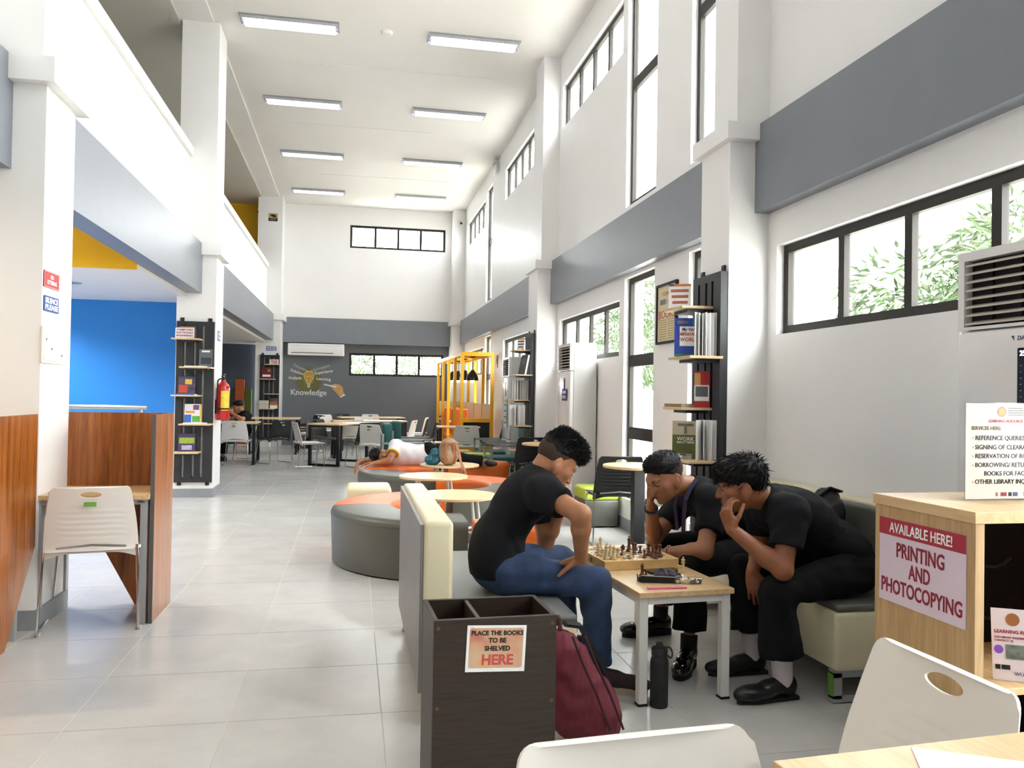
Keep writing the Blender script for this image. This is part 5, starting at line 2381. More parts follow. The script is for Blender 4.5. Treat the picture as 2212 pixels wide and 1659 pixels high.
def arm_prims(s, e, w, r=1.0):
    return [rc(s, e, .05 * r, .040 * r, .03), rc(e, F3(e) + (F3(w) - F3(e)) * .3, .0395 * r, .0405 * r, .02), rc(F3(e) + (F3(w) - F3(e)) * .3, w, .0405 * r, .0265 * r, .02)]


def leg_prims(h, k, a, inf=0.0, cut=None, cr=None):
    h, k, a = F3(h), F3(k), F3(a)
    m = k + (a - k) * .3
    ra = .036 + inf if cr is None else cr
    return [rc(h, k, .086 + inf, .058 + inf, .03, cut), rc(k, m, .056 + inf, .056 + inf, .025, cut), rc(m, a, .056 + inf, ra, .025, cut)]


def lerp(a, b, t):
    return F3(a) + (F3(b) - F3(a)) * t


def shoe(parent, o0, ankle, toe_dir, um, sm, L=.275, sole=.022, point=1.0, heel=0.0, name='shoe', hgt=1.0):
    """upper by blended solids, sole as its own part; toe_dir is horizontal"""
    t = unit((toe_dir[0], toe_dir[1], 0))
    s = np.cross(t, (0, 0, 1))
    M = np.stack([s, t, F3((0, 0, 1))], 1)
    c = F3((ankle[0], ankle[1], 0)) - t * .055
    W = lambda x, y, z: c + M @ F3((x, y, z))
    b = sole + heel
    P = [el(W(0, .035, b + .03), (.037, .045, .052 * hgt), M, .02), rc(W(0, .05, b + .036 * hgt), W(0, .13, b + .026), .038, .037, .02), el(W(0, L - .085, b + .012), (.045 * point ** .3, .09, .036), M, .03),
         el(W(0, L - .045, b + .008), (.034 / point, .05, .026), M, .02)]
    me = sdf_mesh(P, .0045, cuts=[(W(0, 0, sole * .6), (0, 0, -1)), (W(0, .02, b + .078 * hgt), (0, 0, 1))], name=name)
    me.materials.append(um)
    for v in me.vertices:
        v.co -= Vector(o0)
    so = obj(name, me, None, parent=parent)
    half = [(.0, .030), (.04, .037), (.09, .034), (.14, .036), (.19, .045 if point <= 1 else .041), (.235, .038 / point), (L - .012, .022 / point)]
    out = [(x, y) for y, x in half] + [(0, L)] + [(-x, y) for y, x in half[::-1]] + [(0, -.012)]
    if point > 1:
        out = [(x * .9, .014 + y * .94) for x, y in out]
    q = B()
    Mx = Matrix(((s[0], t[0], 0, c[0] - o0[0]), (s[1], t[1], 0, c[1] - o0[1]), (0, 0, 1, -o0[2]), (0, 0, 0, 1)))
    prism(q, rounded(out, .02, 3), 0.001, sole, Mx)
    if heel:
        prism(q, [(-.03, -.008), (.03, -.008), (.032, .06), (-.032, .06)], 0.001, sole + .001, Mx)
    obj('sole', q, sm, parent=so)
    return so


def skin_mat(name, c, c2):
    return mat(name, c, .48, col2=c2, nscale=9, bump=.05, bscale=260, sss=.06)


HAIRM = mat('black_hair', '070606', .55, noise=.3, nscale=60, spec=.25)
BROW = mat('dark_brow_hair', '191312', .7)
LIP = mat('brown_lip', '8c4f41', .5)
SHIRT = mat('black_cotton', '141519', .9, noise=.06, nscale=20, bump=.12, bscale=420, spec=.25)
PANTS = mat('black_twill', '0b0c0e', .9, noise=.08, nscale=20, bump=.12, bscale=420, spec=.25)
DENIM = mat('blue_denim', '30456a', .85, col2='22334f', nscale=14, bump=.15, bscale=500)


def make_person(name, label, J, hf, hu, skin, shirt=None, pants=None, res=.0042, hair='short', seed=1, arms=1.0, extra=None, slv=.55,
                hem_r=.062, hem_t=.86, hands=(None, None), torso=None, shirt_m=SHIRT, pants_m=PANTS, inf=.013, shres=.006, strands=True):
    o0 = F3((J['pel'][0], J['pel'][1], 0.0))
    root = thing(name, label, 'person', tuple(o0))
    M = frame(hf, hu)
    J = {k: F3(v) for k, v in J.items()}

    def child(nm, me, m, parent=root):
        me.vertices.foreach_get
        n = len(me.vertices)
        co = np.empty(n * 3, np.float32)
        me.vertices.foreach_get('co', co)
        co = co.reshape(-1, 3) - o0.astype(np.float32)
        me.vertices.foreach_set('co', co.ravel())
        me.materials.append(m)
        return obj(nm, me, None, parent=parent)

    up_ = unit(J['neck'] - J['chest'])
    sx = unit(J['sR'] - J['sL'])
    fr = unit(np.cross(up_, sx)) * (1)
    Mc = np.stack([sx, np.cross(up_, sx), up_], 1)
    up2 = unit(J['chest'] - J['waist'])
    hx = unit(J['hR'] - J['hL'])
    Mw = np.stack([unit(sx + hx), unit(np.cross(up2, sx)), up2], 1)
    Mp = np.stack([hx, unit(np.cross(unit(J['waist'] - J['pel']), hx)), unit(J['waist'] - J['pel'])], 1)

    def trunk(f):
        shm = (J['sR'] + J['sL']) / 2
        P = [el(lerp(J['chest'], shm, .25), (.155 + f, .104 + f, .15 + f), Mc, .05), el(J['waist'], (.138 + f, .10 + f, .14 + f), Mw, .07), el(J['pel'], (.155 + f, .112 + f, .11 + f), Mp, .07),
             rc(J['sR'], J['sL'], .056 + f, .056 + f, .05), rc(lerp(J['neck'], J['chest'], .25), lerp(J['sR'], J['neck'], .25), .05 + f, .05 + f, .05), rc(lerp(J['neck'], J['chest'], .25), lerp(J['sL'], J['neck'], .25), .05 + f, .05 + f, .05)]
        return P
    body = trunk(-.012)
    for s, h_ in (('R', hands[0]), ('L', hands[1])):
        body += arm_prims(J['s' + s], J['e' + s], J['w' + s], arms)
        if h_:
            body += hand_prims(J['w' + s], *h_[0], **h_[1])
    for s in ('R', 'L'):
        body += leg_prims(J['h' + s], J['k' + s], J['a' + s], -.014)
        body.append(rc(J['a' + s], J['a' + s] + F3((0, 0, -.03)), .034, .034, .02))
    body += head_prims(J['head'], M, J['neck'])
    me = sdf_mesh(body, res, name='body')
    b_ = child('body', me, skin)
    # lips painted by face position
    me.materials.append(LIP)
    n = len(me.polygons)
    cen = np.empty(n * 3, np.float32)
    me.polygons.foreach_get('center', cen)
    loc = (cen.reshape(-1, 3) + o0 - J['head']) @ M
    lip = (np.abs(loc[:, 0]) < .0225 - 1.2 * np.abs(loc[:, 2] + .063)) & (np.abs(loc[:, 2] + .063) < .0105) & (loc[:, 1] > .092)
    me.polygons.foreach_set('material_index', lip.astype(np.int32))
    Wd = lambda x, y, z: tuple(J['head'] + M @ F3((x, y, z)) - o0)
    for s in (-1, 1):
        q = B()
        tube(q, [Wd(s * .014, .0985, .018), Wd(s * .026, .0975, .0235), Wd(s * .038, .090, .024), Wd(s * .05, .076, .0185)], .0038, 6, r2=.002)
        obj('eyebrow', q, BROW, parent=root, smooth=True)
        q = B()
        tube(q, [Wd(s * .018, .0905, -.0035), Wd(s * .026, .0938, -.0045), Wd(s * .036, .0925, -.0045), Wd(s * .045, .0855, -.003)], .0019, 6)
        obj('eyelash_line', q, BROW, parent=root, smooth=True)
    # shirt
    hemc = lerp(J['pel'], J['waist'], -.25)
    sh_ = trunk(inf)
    for q_ in sh_:
        q_['cut'] = [(hemc, -(J['waist'] - J['pel']))]
    for s in ('R', 'L'):
        e_ = lerp(J['s' + s], J['e' + s], slv)
        sh_.append(rc(J['s' + s], e_ + unit(J['e' + s] - J['s' + s]) * .03, .066 + inf * .5, .064 + inf * .4, .045, cut=[(e_, J['e' + s] - J['s' + s])]))
    me = sdf_mesh(sh_, shres, disp=lambda P: wrinkle(P, .0036, seed, .8), name='shirt')
    child('shirt', me, shirt_m)
    q = B()
    nd = unit(unit(J['head'] - J['neck']) * .5 + up_)
    e1 = unit(np.cross(nd, sx))
    e2 = np.cross(nd, e1)
    cc = J['neck'] + up_ * .006 - o0
    tube(q, [tuple(cc + (e1 * math.cos(a) * .06 + e2 * math.sin(a) * .062)) for a in np.linspace(0, 2 * PI, 25)[:-1]], .006, 6, True)
    obj('collar', q, shirt_m, parent=root, smooth=True)
    # trousers
    top = lerp(J['pel'], J['waist'], .55)
    pp = [el(J['pel'], (.155 + inf * .7, .112 + inf * .7, .10), Mp, .05, cut=[(top, J['waist'] - J['pel'])])]
    for s in ('R', 'L'):
        hem = lerp(J['k' + s], J['a' + s], hem_t)
        cut = [(hem, J['a' + s] - J['k' + s])]
        kk = J['k' + s]
        pp += [rc(J['h' + s], kk, .095, .068, .05), rc(kk, hem + unit(J['a' + s] - kk) * .05, .068, hem_r, .03, cut)]
    me = sdf_mesh(pp, shres, disp=lambda P: wrinkle(P, .0036, seed + 5, .8), name='trousers')
    child('trousers', me, pants_m)
    # hair
    H = J['head']
    Wh = lambda x, y, z: H + M @ F3((x, y, z))
    rs = np.random.RandomState(seed + 11)
    if hair in ('spiky', 'crop') and strands:
        fp = [el(Wh(0, -.016, .033), (.0758, .0962, .086), M, .004, cut=[(Wh(0, .005, .014 if hair == 'spiky' else .004), M @ F3((0, .66, -.75)))])]
        child('hair_fade', sdf_mesh(fp, .005, name='hair_fade'), mat('shaved_hair_fade', '3a2a22', .8))
    if hair == 'spiky':
        P = [el(Wh(0, -.012, .050), (.079, .1, .084), M, .02, cut=[(Wh(0, .085, .066), M @ F3((0, .3, -.95)))]), el(Wh(0, .066, .092), (.056, .044, .036), M, .03), el(Wh(0, .0, .115), (.066, .082, .034), M, .03)]
        me = sdf_mesh(P, .004, disp=lambda Q: wrinkle(Q, .0012, seed, 4), name='hair')
        spec = (2200, .030, .052, F3((0, .55, .85)), .7)
    elif hair == 'crop':
        P = [el(Wh(0, -.012, .048), (.0765, .0985, .084), M, .01, cut=[(Wh(0, .075, .068), M @ F3((0, .62, -.78)))]), el(Wh(0, .03, .085), (.062, .066, .05), M, .03, cut=[(Wh(0, .07, .06), M @ F3((0, .7, -.6)))])]
        me = sdf_mesh(P, .004, disp=lambda Q: wrinkle(Q, .0012, seed, 4), name='hair')
        spec = (1400, .016, .045, F3((0, .8, .3)), .35)
    else:   # mop with a fringe
        P = [el(Wh(0, -.014, .046), (.083, .105, .088), M, .01, cut=[(Wh(0, .07, .045), M @ F3((0, .60, -.8)))]), el(Wh(0, .055, .075), (.068, .056, .045), M, .03), el(Wh(0, -.06, .02), (.068, .05, .06), M, .03)]
        me = sdf_mesh(P, .004, disp=lambda Q: wrinkle(Q, .002, seed, 3), name='hair')
        spec = (1800, .04, -.02, F3((0, .55, -.55)), .16)
    # strands: thin tapering spikes growing from the cap
    n_, L0, zmin, dirv, nwt = spec
    nv = len(me.vertices)
    co = np.empty(nv * 3, np.float32)
    me.vertices.foreach_get('co', co)
    co = co.reshape(-1, 3).astype(np.float64)
    no = np.empty(nv * 3, np.float32)
    me.vertices.foreach_get('normal', no)
    no = no.reshape(-1, 3).astype(np.float64)
    lc = (co - H) @ M
    cand = np.where(lc[:, 2] > zmin)[0]
    pick = rs.choice(cand, min(n_, len(cand)), replace=False)
    bm = bmesh.new()
    bm.from_mesh(me)
    for f in bm.faces:
        f.smooth = True
    for i in (pick if strands else pick[:200]):
        tg = (M @ dirv) - (no[i] * np.dot(no[i], M @ dirv) if hair != 'spiky' else 0)
        d = unit(no[i] * nwt + tg * .9 + rs.normal(size=3) * .13)
        a_ = unit(np.cross(d, rs.normal(size=3)))
        b2 = np.cross(d, a_)
        L = L0 * rs.uniform(.5, 1.15)
        r_ = .0022
        base = co[i] - no[i] * .004
        mid = base + d * L * .6
        tip = base + d * L + (M @ F3((0, .25, -.25))) * L * .25
        v = [bm.verts.new(base + (a_ * math.cos(q) + b2 * math.sin(q)) * r_) for q in (0, 2.1, 4.2)]
        u = [bm.verts.new(mid + (a_ * math.cos(q) + b2 * math.sin(q)) * r_ * .7) for q in (0, 2.1, 4.2)]
        tp = bm.verts.new(tip)
        for k in range(3):
            bm.faces.new((v[k], v[(k + 1) % 3], u[(k + 1) % 3], u[k]))
            bm.faces.new((u[k], u[(k + 1) % 3], tp))
    me2 = bpy.data.meshes.new('hair')
    bm.to_mesh(me2)
    bm.free()
    bpy.data.meshes.remove(me)
    child('hair', me2, HAIRM)
    return root, o0, J, M


SK1 = skin_mat('tan_skin', 'b07a58', 'a26d4c')
SK2 = skin_mat('warm_skin', 'a87353', '976347')
SK3 = skin_mat('brown_skin', '9a6040', '875235')
PATENT = mat('black_patent_leather', '0b0b0c', .08, coat=.6)
LEATH = mat('black_leather', '121214', .35, noise=.1, bump=.08, bscale=200)
SOLE = mat('black_sole', '19191a', .7)
SNK = mat('maroon_sneaker', '2f1f23', .8, noise=.15, nscale=30)
BSOLE = mat('beige_sole', 'b9aa92', .7)
SOCK = mat('white_sock', 'cfc6cb', .85, bump=.2, bscale=300)
BSOCK = mat('black_sock', '17171a', .85)


def sock(root, o0, a, b, r0, r1, m):
    q = B()
    a, b = F3(a), F3(b)
    pts = [tuple(lerp(a, b, t) - o0) for t in np.linspace(0, 1, 7)]
    tube(q, pts, r0, 18, r2=r1)
    obj('sock', q, m, parent=root, smooth=True)


# --- first player: spiky hair, jeans, seated left, leaning on his knee
J1 = dict(pel=(.66, 3.62, .525), waist=(.655, 3.62, .645), chest=(.735, 3.62, .80), neck=(.845, 3.615, .945), head=(.915, 3.60, 1.0),
          sR=(.825, 3.43, .872), eR=(.945, 3.27, .805), wR=(.985, 3.40, .59), sL=(.885, 3.79, .83), eL=(.94, 3.87, .585), wL=(.985, 3.72, .79),
          hR=(.69, 3.525, .515), kR=(1.075, 3.46, .475), aR=(1.09, 3.47, .09), hL=(.70, 3.72, .515), kL=(1.04, 3.93, .478), aL=(1.07, 3.95, .09))
p, o0, J, M = make_person('person', 'man with spiky black hair, black T-shirt and jeans leaning on his knee', J1, (.75, .10, -.65), (.6, .05, .78), SK1, hair='spiky', seed=3, slv=.50, hem_r=.062, hem_t=.93, pants_m=DENIM,
                          hands=(((((-.62, .70, -.25)), (.1, .1, -1), 1), dict(curl=(.25, .25, .2), tang=.9)), (((.05, -.35, .9), (-.8, -.2, .1), -1), dict(curl=(.5, .6, .4)))))
for s, td in (('R', (.55, -.25)), ('L', (1, .15))):
    shoe(p, o0, J['a' + s], td, SNK, BSOLE, L=.28, sole=.028)
# --- second player: hand on his brow
J2 = dict(pel=(2.14, 4.0, .53), waist=(2.07, 4.0, .64), chest=(1.91, 4.0, .745), neck=(1.735, 3.975, .835), head=(1.585, 3.935, .893),
          sL=(1.785, 3.79, .775), eL=(1.69, 3.69, .555), wL=(1.575, 3.875, .515), sR=(1.80, 4.17, .755), eR=(1.60, 4.12, .545), wR=(1.52, 3.97, .735),
          hL=(2.10, 3.89, .515), kL=(1.655, 3.745, .475), aL=(1.615, 3.69, .10), hR=(2.12, 4.11, .515), kR=(1.70, 4.22, .475), aR=(1.68, 4.22, .10))
p, o0, J, M = make_person('person', 'man in black with a lanyard holding his brow, seated behind the chess board', J2, (-.86, -.27, -.44), (-.42, -.1, .9), SK2, hair='crop', seed=8, slv=.62, hem_r=.085, hem_t=.80,
                          hands=(((((-.16, -.06, 1)), (.75, -.35, -.1), -1), dict(curl=(.05, .12, .1), spread=.14)), (((-.55, .75, -.25), (.5, .1, -1), 1), dict(curl=(.7, .8, .5)))))
for s, td in (('L', (-.6, -.85)), ('R', (-1, -.1))):
    shoe(p, o0, J['a' + s], td, PATENT, SOLE, L=.285, sole=.032, hgt=1.05)
    sock(p, o0, J['a' + s] + F3((0, 0, -.02)), lerp(J['a' + s], J['k' + s], .14), .040, .041, BSOCK)
q = B()
LAN = mat('purple_lanyard', '2e2148', .7)


def ribbon(bm, pts, w, nrm, th=.0015):
    nrm = unit(nrm)
    for a, b in zip(pts, pts[1:]):
        a, b = F3(a), F3(b)
        d = unit(b - a)
        s = unit(np.cross(d, nrm)) * w / 2
        t = nrm * th
        v = [bm.verts.new(tuple(x)) for x in (a - s - t, a + s - t, b + s - t, b - s - t, a - s + t, a + s + t, b + s + t, b - s + t)]
        for f in ((0, 3, 2, 1), (4, 5, 6, 7), (0, 1, 5, 4), (1, 2, 6, 5), (2, 3, 7, 6), (3, 0, 4, 7)):
            bm.faces.new([v[i] for i in f])


L_ = lambda *p_: [tuple(F3(v) - o0) for v in p_]
ribbon(q, L_((1.74, 3.90, .885), (1.70, 3.885, .84), (1.665, 3.87, .78), (1.655, 3.86, .70), (1.655, 3.865, .62)), .02, (-.5, -.8, 0))
ribbon(q, L_((1.70, 4.02, .84), (1.655, 3.98, .74), (1.65, 3.93, .62)), .02, (-.8, -.5, 0))
obj('lanyard', q, LAN, parent=p)
q = B()
d_ = unit(J['wR'] - J['eR'])
c_ = lerp(J['eR'], J['wR'], .93) - o0
e1 = unit(np.cross(d_, (1, 0, 0)))
e2 = np.cross(d_, e1)
tube(q, [tuple(c_ + (e1 * math.cos(a) + e2 * math.sin(a)) * .031) for a in np.linspace(0, 2 * PI, 19)[:-1]], .0075, 8, True)
obj('black_wristband', q, BLACK, parent=p, smooth=True)
q = B()
d_ = unit(J['wL'] - J['eL'])
c_ = lerp(J['eL'], J['wL'], .93) - o0
e1 = unit(np.cross(d_, (0, 0, 1)))
e2 = np.cross(d_, e1)
for i in range(14):
    a = 2 * PI * i / 14
    cc = c_ + (e1 * math.cos(a) + e2 * math.sin(a)) * .032
    lathe(q, [(0, -.006), (.005, -.004), (.006, 0), (.005, .004), (0, .006)], 6, T(*cc))
obj('silver_bracelet', q, mat('silver_links', 'c8c4ba', .25, 1.0), parent=p, smooth=True)
# --- third man: watching, hand at his mouth
J3 = dict(pel=(2.27, 3.42, .535), waist=(2.20, 3.42, .645), chest=(2.035, 3.40, .765), neck=(1.84, 3.38, .85), head=(1.715, 3.365, .915),
          sL=(1.865, 3.21, .80), eL=(1.80, 3.15, .575), wL=(1.615, 3.255, .735), sR=(1.92, 3.57, .765), eR=(1.93, 3.58, .565), wR=(1.80, 3.42, .515),
          hL=(2.24, 3.31, .52), kL=(1.80, 3.20, .475), aL=(1.855, 3.235, .085), hR=(2.26, 3.52, .52), kR=(1.86, 3.62, .475), aR=(1.885, 3.56, .085))
p, o0, J, M = make_person('person', 'man in black watching the game, fingers at his mouth, white socks', J3, (-.90, .34, -.24), (-.26, .05, .96), SK3, hair='mop', seed=21, slv=.58, hem_r=.098, hem_t=.70,
                          hands=(((((.10, -.12, -1)), (.5, .85, 0), 1), dict(curl=(.25, .3, .25), spread=.12)), (((-.30, .10, .95), (.85, .45, .2), -1), dict(curl=(.75, .75, .4), spread=.05, tcurl=.6))))
for s, td in (('L', (-1, -.12)), ('R', (-1, -.02))):
    shoe(p, o0, J['a' + s], td, LEATH, SOLE, L=.29, sole=.016, point=1.35, heel=.012)
    sock(p, o0, J['a' + s] + F3((0, 0, -.02)), lerp(J['a' + s], J['k' + s], .26), .041, .046, SOCK)

# --- sleeping man on the orange seat
SHW = mat('white_cotton', 'e4dfe2', .85, noise=.03, bump=.1, bscale=300)
J4 = dict(pel=(.90, 9.93, .535), waist=(.76, 9.92, .54), chest=(.60, 9.90, .55), neck=(.45, 9.86, .56), head=(.335, 9.80, .545),
          sR=(.52, 9.80, .665), eR=(.44, 9.62, .50), wR=(.27, 9.66, .47), sL=(.52, 9.96, .47), eL=(.20, 10.02, .47), wL=(.075, 9.84, .455),
          hR=(.93, 9.88, .60), kR=(1.33, 9.84, .50), aR=(1.62, 9.86, .47), hL=(.93, 9.96, .48), kL=(1.35, 10.06, .49), aL=(1.66, 9.98, .46))
p, o0, J, M = make_person('person', 'man asleep on the orange seat in a white shirt with yellow trim', J4, (.25, -.92, .12), (-.93, -.12, .3), SK2, res=.007, shres=.009, hair='mop', seed=31, slv=.5, hem_r=.07, hem_t=.82, shirt_m=SHW, strands=False,
                          hands=(((((-1, .1, 0)), (0, 0, -1), 1), dict(curl=(.3, .3, .2))), (((-.3, -.8, -.5), (.6, 0, -.6), -1), dict(curl=(.3, .3, .2)))))
q = B()
d_ = unit(J['eR'] - J['sR'])
c_ = lerp(J['sR'], J['eR'], .5) - o0
e1 = unit(np.cross(d_, (1, 0, 0)))
e2 = np.cross(d_, e1)
tube(q, [tuple(c_ + (e1 * math.cos(a) + e2 * math.sin(a)) * .066) for a in np.linspace(0, 2 * PI, 23)[:-1]], .012, 8, True)
obj('sleeve_trim', q, mat('yellow_trim', 'e8c222', .8), parent=p, smooth=True)
q = B()
c_ = J['neck'] - o0 + F3((.02, 0, 0))
tube(q, [tuple(c_ + F3((.03 * math.sin(a * 2) * .3, math.cos(a) * .068, math.sin(a) * .068))) for a in np.linspace(0, 2 * PI, 23)[:-1]], .012, 8, True)
obj('collar_trim', q, mat('yellow_trim', 'e8c222', .8), parent=p, smooth=True)
for a in ('aR', 'aL'):
    c_ = J[a]
    me = sdf_mesh([el(c_ + F3((.05, -.03, -.02)), (.05, .10, .042), np.array(Matrix.Rotation(.5, 3, 'Z')), .02), rc(c_ + F3((.0, 0, -.005)), c_ + F3((.05, 0, -.01)), .036, .04, .02)], .006, name='shoe')
    me.materials.append(LEATH)
    for v in me.vertices:
        v.co -= Vector(tuple(o0))
    obj('shoe', me, None, parent=p)
# --- man at the far left table with a phone
J5 = dict(pel=(-1.98, 15.82, .53), waist=(-1.985, 15.81, .64), chest=(-2.0, 15.77, .76), neck=(-2.02, 15.74, .89), head=(-2.065, 15.70, .985),
          sR=(-2.08, 15.92, .84), eR=(-2.2, 15.72, .74), wR=(-2.27, 15.56, .86), sL=(-1.90, 15.60, .83), eL=(-1.98, 15.42, .765), wL=(-2.15, 15.47, .88),
          hR=(-2.05, 15.88, .52), kR=(-2.4, 15.8, .5), aR=(-2.4, 15.78, .09), hL=(-1.95, 15.72, .52), kL=(-2.3, 15.55, .5), aL=(-2.3, 15.55, .09))
p, o0, J, M = make_person('person', 'man in black looking at a phone at the far left table', J5, (-.93, -.2, -.2), (-.15, -.05, 1), SK1, res=.009, shres=.011, hair='crop', seed=41, slv=.6, hem_r=.07, hem_t=.9, strands=False,
                          hands=(None, (((-.6, .0, .8), (-.3, .9, .2), -1), dict(curl=(.4, .5, .3)))))
for s in ('R', 'L'):
    shoe(p, o0, J['a' + s], (-1, -.1), LEATH, SOLE)
chair('b', -1.93, 15.83, 92, 'black chair under the man with the phone')
q = B()
rbox(q, -.038, .038, -.004, .004, -.075, .075, .003, 1)
ph = thing('phone', 'dark phone held up by the man at the far left table', 'phone', (-2.225, 15.49, .965), math.radians(70))
obj('phone_body', q, BLACK, parent=ph, rot=(0, math.radians(80), 0))
q = B()
box(q, -.034, .034, .004, .0046, -.07, .07)
obj('screen', q, DISP, parent=ph, rot=(0, math.radians(80), 0))
# ------------------------------------------------------------------ chess game
BRD = wood('board_birch', 'cfa76a', 'e2c084', .4, (3, 22, 22), 2.0)
DSQ = mat('dark_stained_square', '3a2a1e', .45, noise=.15, nscale=20)
WPC = mat('boxwood_piece', 'd9bf90', .4, noise=.08, nscale=20)
BPC = mat('walnut_piece', '5f3420', .38, noise=.12, nscale=20)
BA = math.radians(4.6)
bd = thing('chess_board', 'folding wooden chess board on the low table', 'chess board', (1.172, 3.650, .48), BA)
BS, BHt = .385, .045
q = B()
rbox(q, 0, BS, 0, BS / 2 - .0008, 0, BHt, .002, 1)
obj('box_half', q, BRD, parent=bd)
q = B()
rbox(q, 0, BS, BS / 2 + .0008, BS, 0, BHt, .002, 1)
obj('box_half', q, BRD, parent=bd)
sq = (BS - .07) / 8
t0 = bmesh.new()
box(t0, -sq / 2, sq / 2, -sq / 2, sq / 2, 0, .0007)
sqm = mesh_of(t0, 'dark_square')
sqm.materials.append(DSQ)
for i in range(8):
    for j in range(8):
        if (i + j) % 2 == 0:
            obj('dark_square', sqm, None, parent=bd, loc=(.035 + (i + .5) * sq, .035 + (j + .5) * sq, BHt))
for k, ch_ in enumerate('ABCDEFGH'):
    text(ch_, .014, DSQ, bd, (.018, .035 + (k + .5) * sq, BHt + .0008), (0, 0, -PI / 2), name='rank_mark')
    text(str(k + 1), .014, DSQ, bd, (.035 + (k + .5) * sq, .018, BHt + .0008), (0, 0, 0), name='file_mark')
q = B()
tube(q, [(-.004, .17, .03), (-.007, .165, .022), (-.004, .16, .016), (-.002, .165, .022)], .0015, 6, True)
box(q, -.0015, 0, .155, .175, .012, .034)
obj('brass_clasp', q, mat('brass', '8a7436', .4, .6), parent=bd)

PROF = {
    'pawn': [(0, 0), (.0115, 0), (.012, .003), (.010, .006), (.0075, .009), (.005, .016), (.0045, .021), (.0075, .0225), (.0045, .024), (.0068, .028), (.0072, .031), (.006, .035), (.003, .0375), (0, .038)],
    'rook': [(0, 0), (.013, 0), (.0135, .004), (.011, .008), (.008, .012), (.007, .03), (.0105, .033), (.0105, .043), (.0075, .043), (.0075, .039), (0, .039)],
    'bishop': [(0, 0), (.013, 0), (.0135, .004), (.011, .008), (.0075, .012), (.0055, .03), (.009, .033), (.0055, .035), (.0085, .042), (.0075, .048), (.003, .055), (.0025, .058), (0, .059)],
    'queen': [(0, 0), (.0145, 0), (.015, .004), (.012, .009), (.0085, .013), (.006, .038), (.0105, .042), (.0065, .044), (.0095, .057), (.0075, .059), (.004, .061), (.0035, .065), (0, .066)],
    'king': [(0, 0), (.015, 0), (.0155, .005), (.0125, .009), (.009, .014), (.0065, .042), (.011, .046), (.0065, .048), (.0100, .06), (.009, .063), (.004, .065), (.003, .067), (.0045, .070), (.003, .074), (0, .075)],
    'knight': [(0, 0), (.013, 0), (.0135, .004), (.011, .008), (.008, .012), (.0075, .016), (0, .016)],
}
PM = {}


def piece(kind, col, x, y, z, label, rot=None):
    o = thing('chess_' + kind, label, 'chess piece', (x, y, z), R.uniform(0, 6), '%s chess pieces' % col)
    if rot:
        o.rotation_euler = rot
    key = (kind, col)
    if key not in PM:
        b = B()
        lathe(b, PROF[kind], 16)
        me = mesh_of(b, 'turned_body', True, .9)
        me.materials.append(WPC if col == 'white' else BPC)
        he = None
        if kind == 'knight':
            b = B()
            prism(b, rounded([(-.007, .0), (.008, .0), (.006, .014), (.012, .020), (.010, .026), (.002, .032), (-.002, .036), (-.005, .030), (-.009, .020)], .003, 3), -.0045, .0045, T(0, 0, .014) @ Rm('X', PI / 2))
            he = mesh_of(b, 'horse_head', False)
            he.materials.append(WPC if col == 'white' else BPC)
        PM[key] = (me, he)
    me, he = PM[key]
    obj('turned_body', me, None, parent=o)
    if he:
        obj('horse_head', he, None, parent=o)
    return o


ZB = .48 + BHt + .0008
GAME = (('king', 'white', 1.197, 3.700, 'white king, tallest of the white pieces at the left edge'), ('queen', 'white', 1.232, 3.695, 'white queen next to the white king'), ('bishop', 'white', 1.238, 3.765, 'white bishop behind the white queen'),
        ('rook', 'white', 1.266, 3.735, 'white rook right of the white queen'), ('bishop', 'white', 1.252, 3.972, 'white bishop farthest back on the left'), ('pawn', 'white', 1.222, 3.925, 'white pawn in the far left corner'),
        ('bishop', 'white', 1.188, 3.795, 'white bishop at the left edge before the far pawn'), ('pawn', 'white', 1.203, 3.773, 'white pawn close beside the left edge bishop'), ('knight', 'white', 1.252, 3.86, 'white knight in the middle left of the board'), ('pawn', 'white', 1.289, 3.715, 'left of the two white pawns standing free'), ('pawn', 'white', 1.326, 3.715, 'right of the two white pawns standing free'),
        ('knight', 'black', 1.313, 3.80, 'dark knight among the white pieces'), ('king', 'black', 1.375, 3.885, 'tall dark king at the back of the board'), ('bishop', 'black', 1.380, 3.838, 'dark bishop just before the tall dark king'), ('pawn', 'black', 1.415, 3.90, 'dark pawn behind and right of the dark king'),
        ('pawn', 'black', 1.412, 3.825, 'dark pawn standing free in the middle'), ('pawn', 'black', 1.393, 3.715, 'dark pawn nearest the camera in the middle'), ('queen', 'black', 1.433, 3.765, 'dark queen right of the centre'), ('bishop', 'black', 1.436, 3.715, 'dark bishop beside the dark queen'),
        ('pawn', 'black', 1.438, 3.682, 'dark pawn at the near right corner'), ('queen', 'black', 1.474, 3.722, 'tall dark piece at the right edge'), ('rook', 'black', 1.486, 3.80, 'dark rook at the right edge behind the tall piece'))
for k_, c_, x, y, l_ in GAME:
    piece(k_, c_, x, y, ZB, l_)
ZT = .4802
piece('bishop', 'black', 1.316, 3.535, ZT, 'dark bishop off the board beside the pencil case')
piece('pawn', 'black', 1.322, 3.500, ZT, 'dark pawn off the board beside the pencil case')
piece('king', 'white', 1.532, 3.575, ZT, 'white king off the board by the phone')
piece('rook', 'white', 1.498, 3.535, ZT, 'white rook off the board by the phone')

# ------------------------------------------------------------------ things on the low table
q = thing('phone', 'black phone lying before the chess board', 'phone', (1.44, 3.598, ZT), math.radians(7))
b = B()
rbox(b, -.082, .082, -.0385, .0385, 0, .011, .0045, 3)
obj('case', b, BLACK, parent=q, smooth=True)
b = B()
prism(b, rounded([(-.076, -.034), (.076, -.034), (.076, .034), (-.076, .034)], .008, 3), .011, .0113)
obj('screen', b, DISP, parent=q)

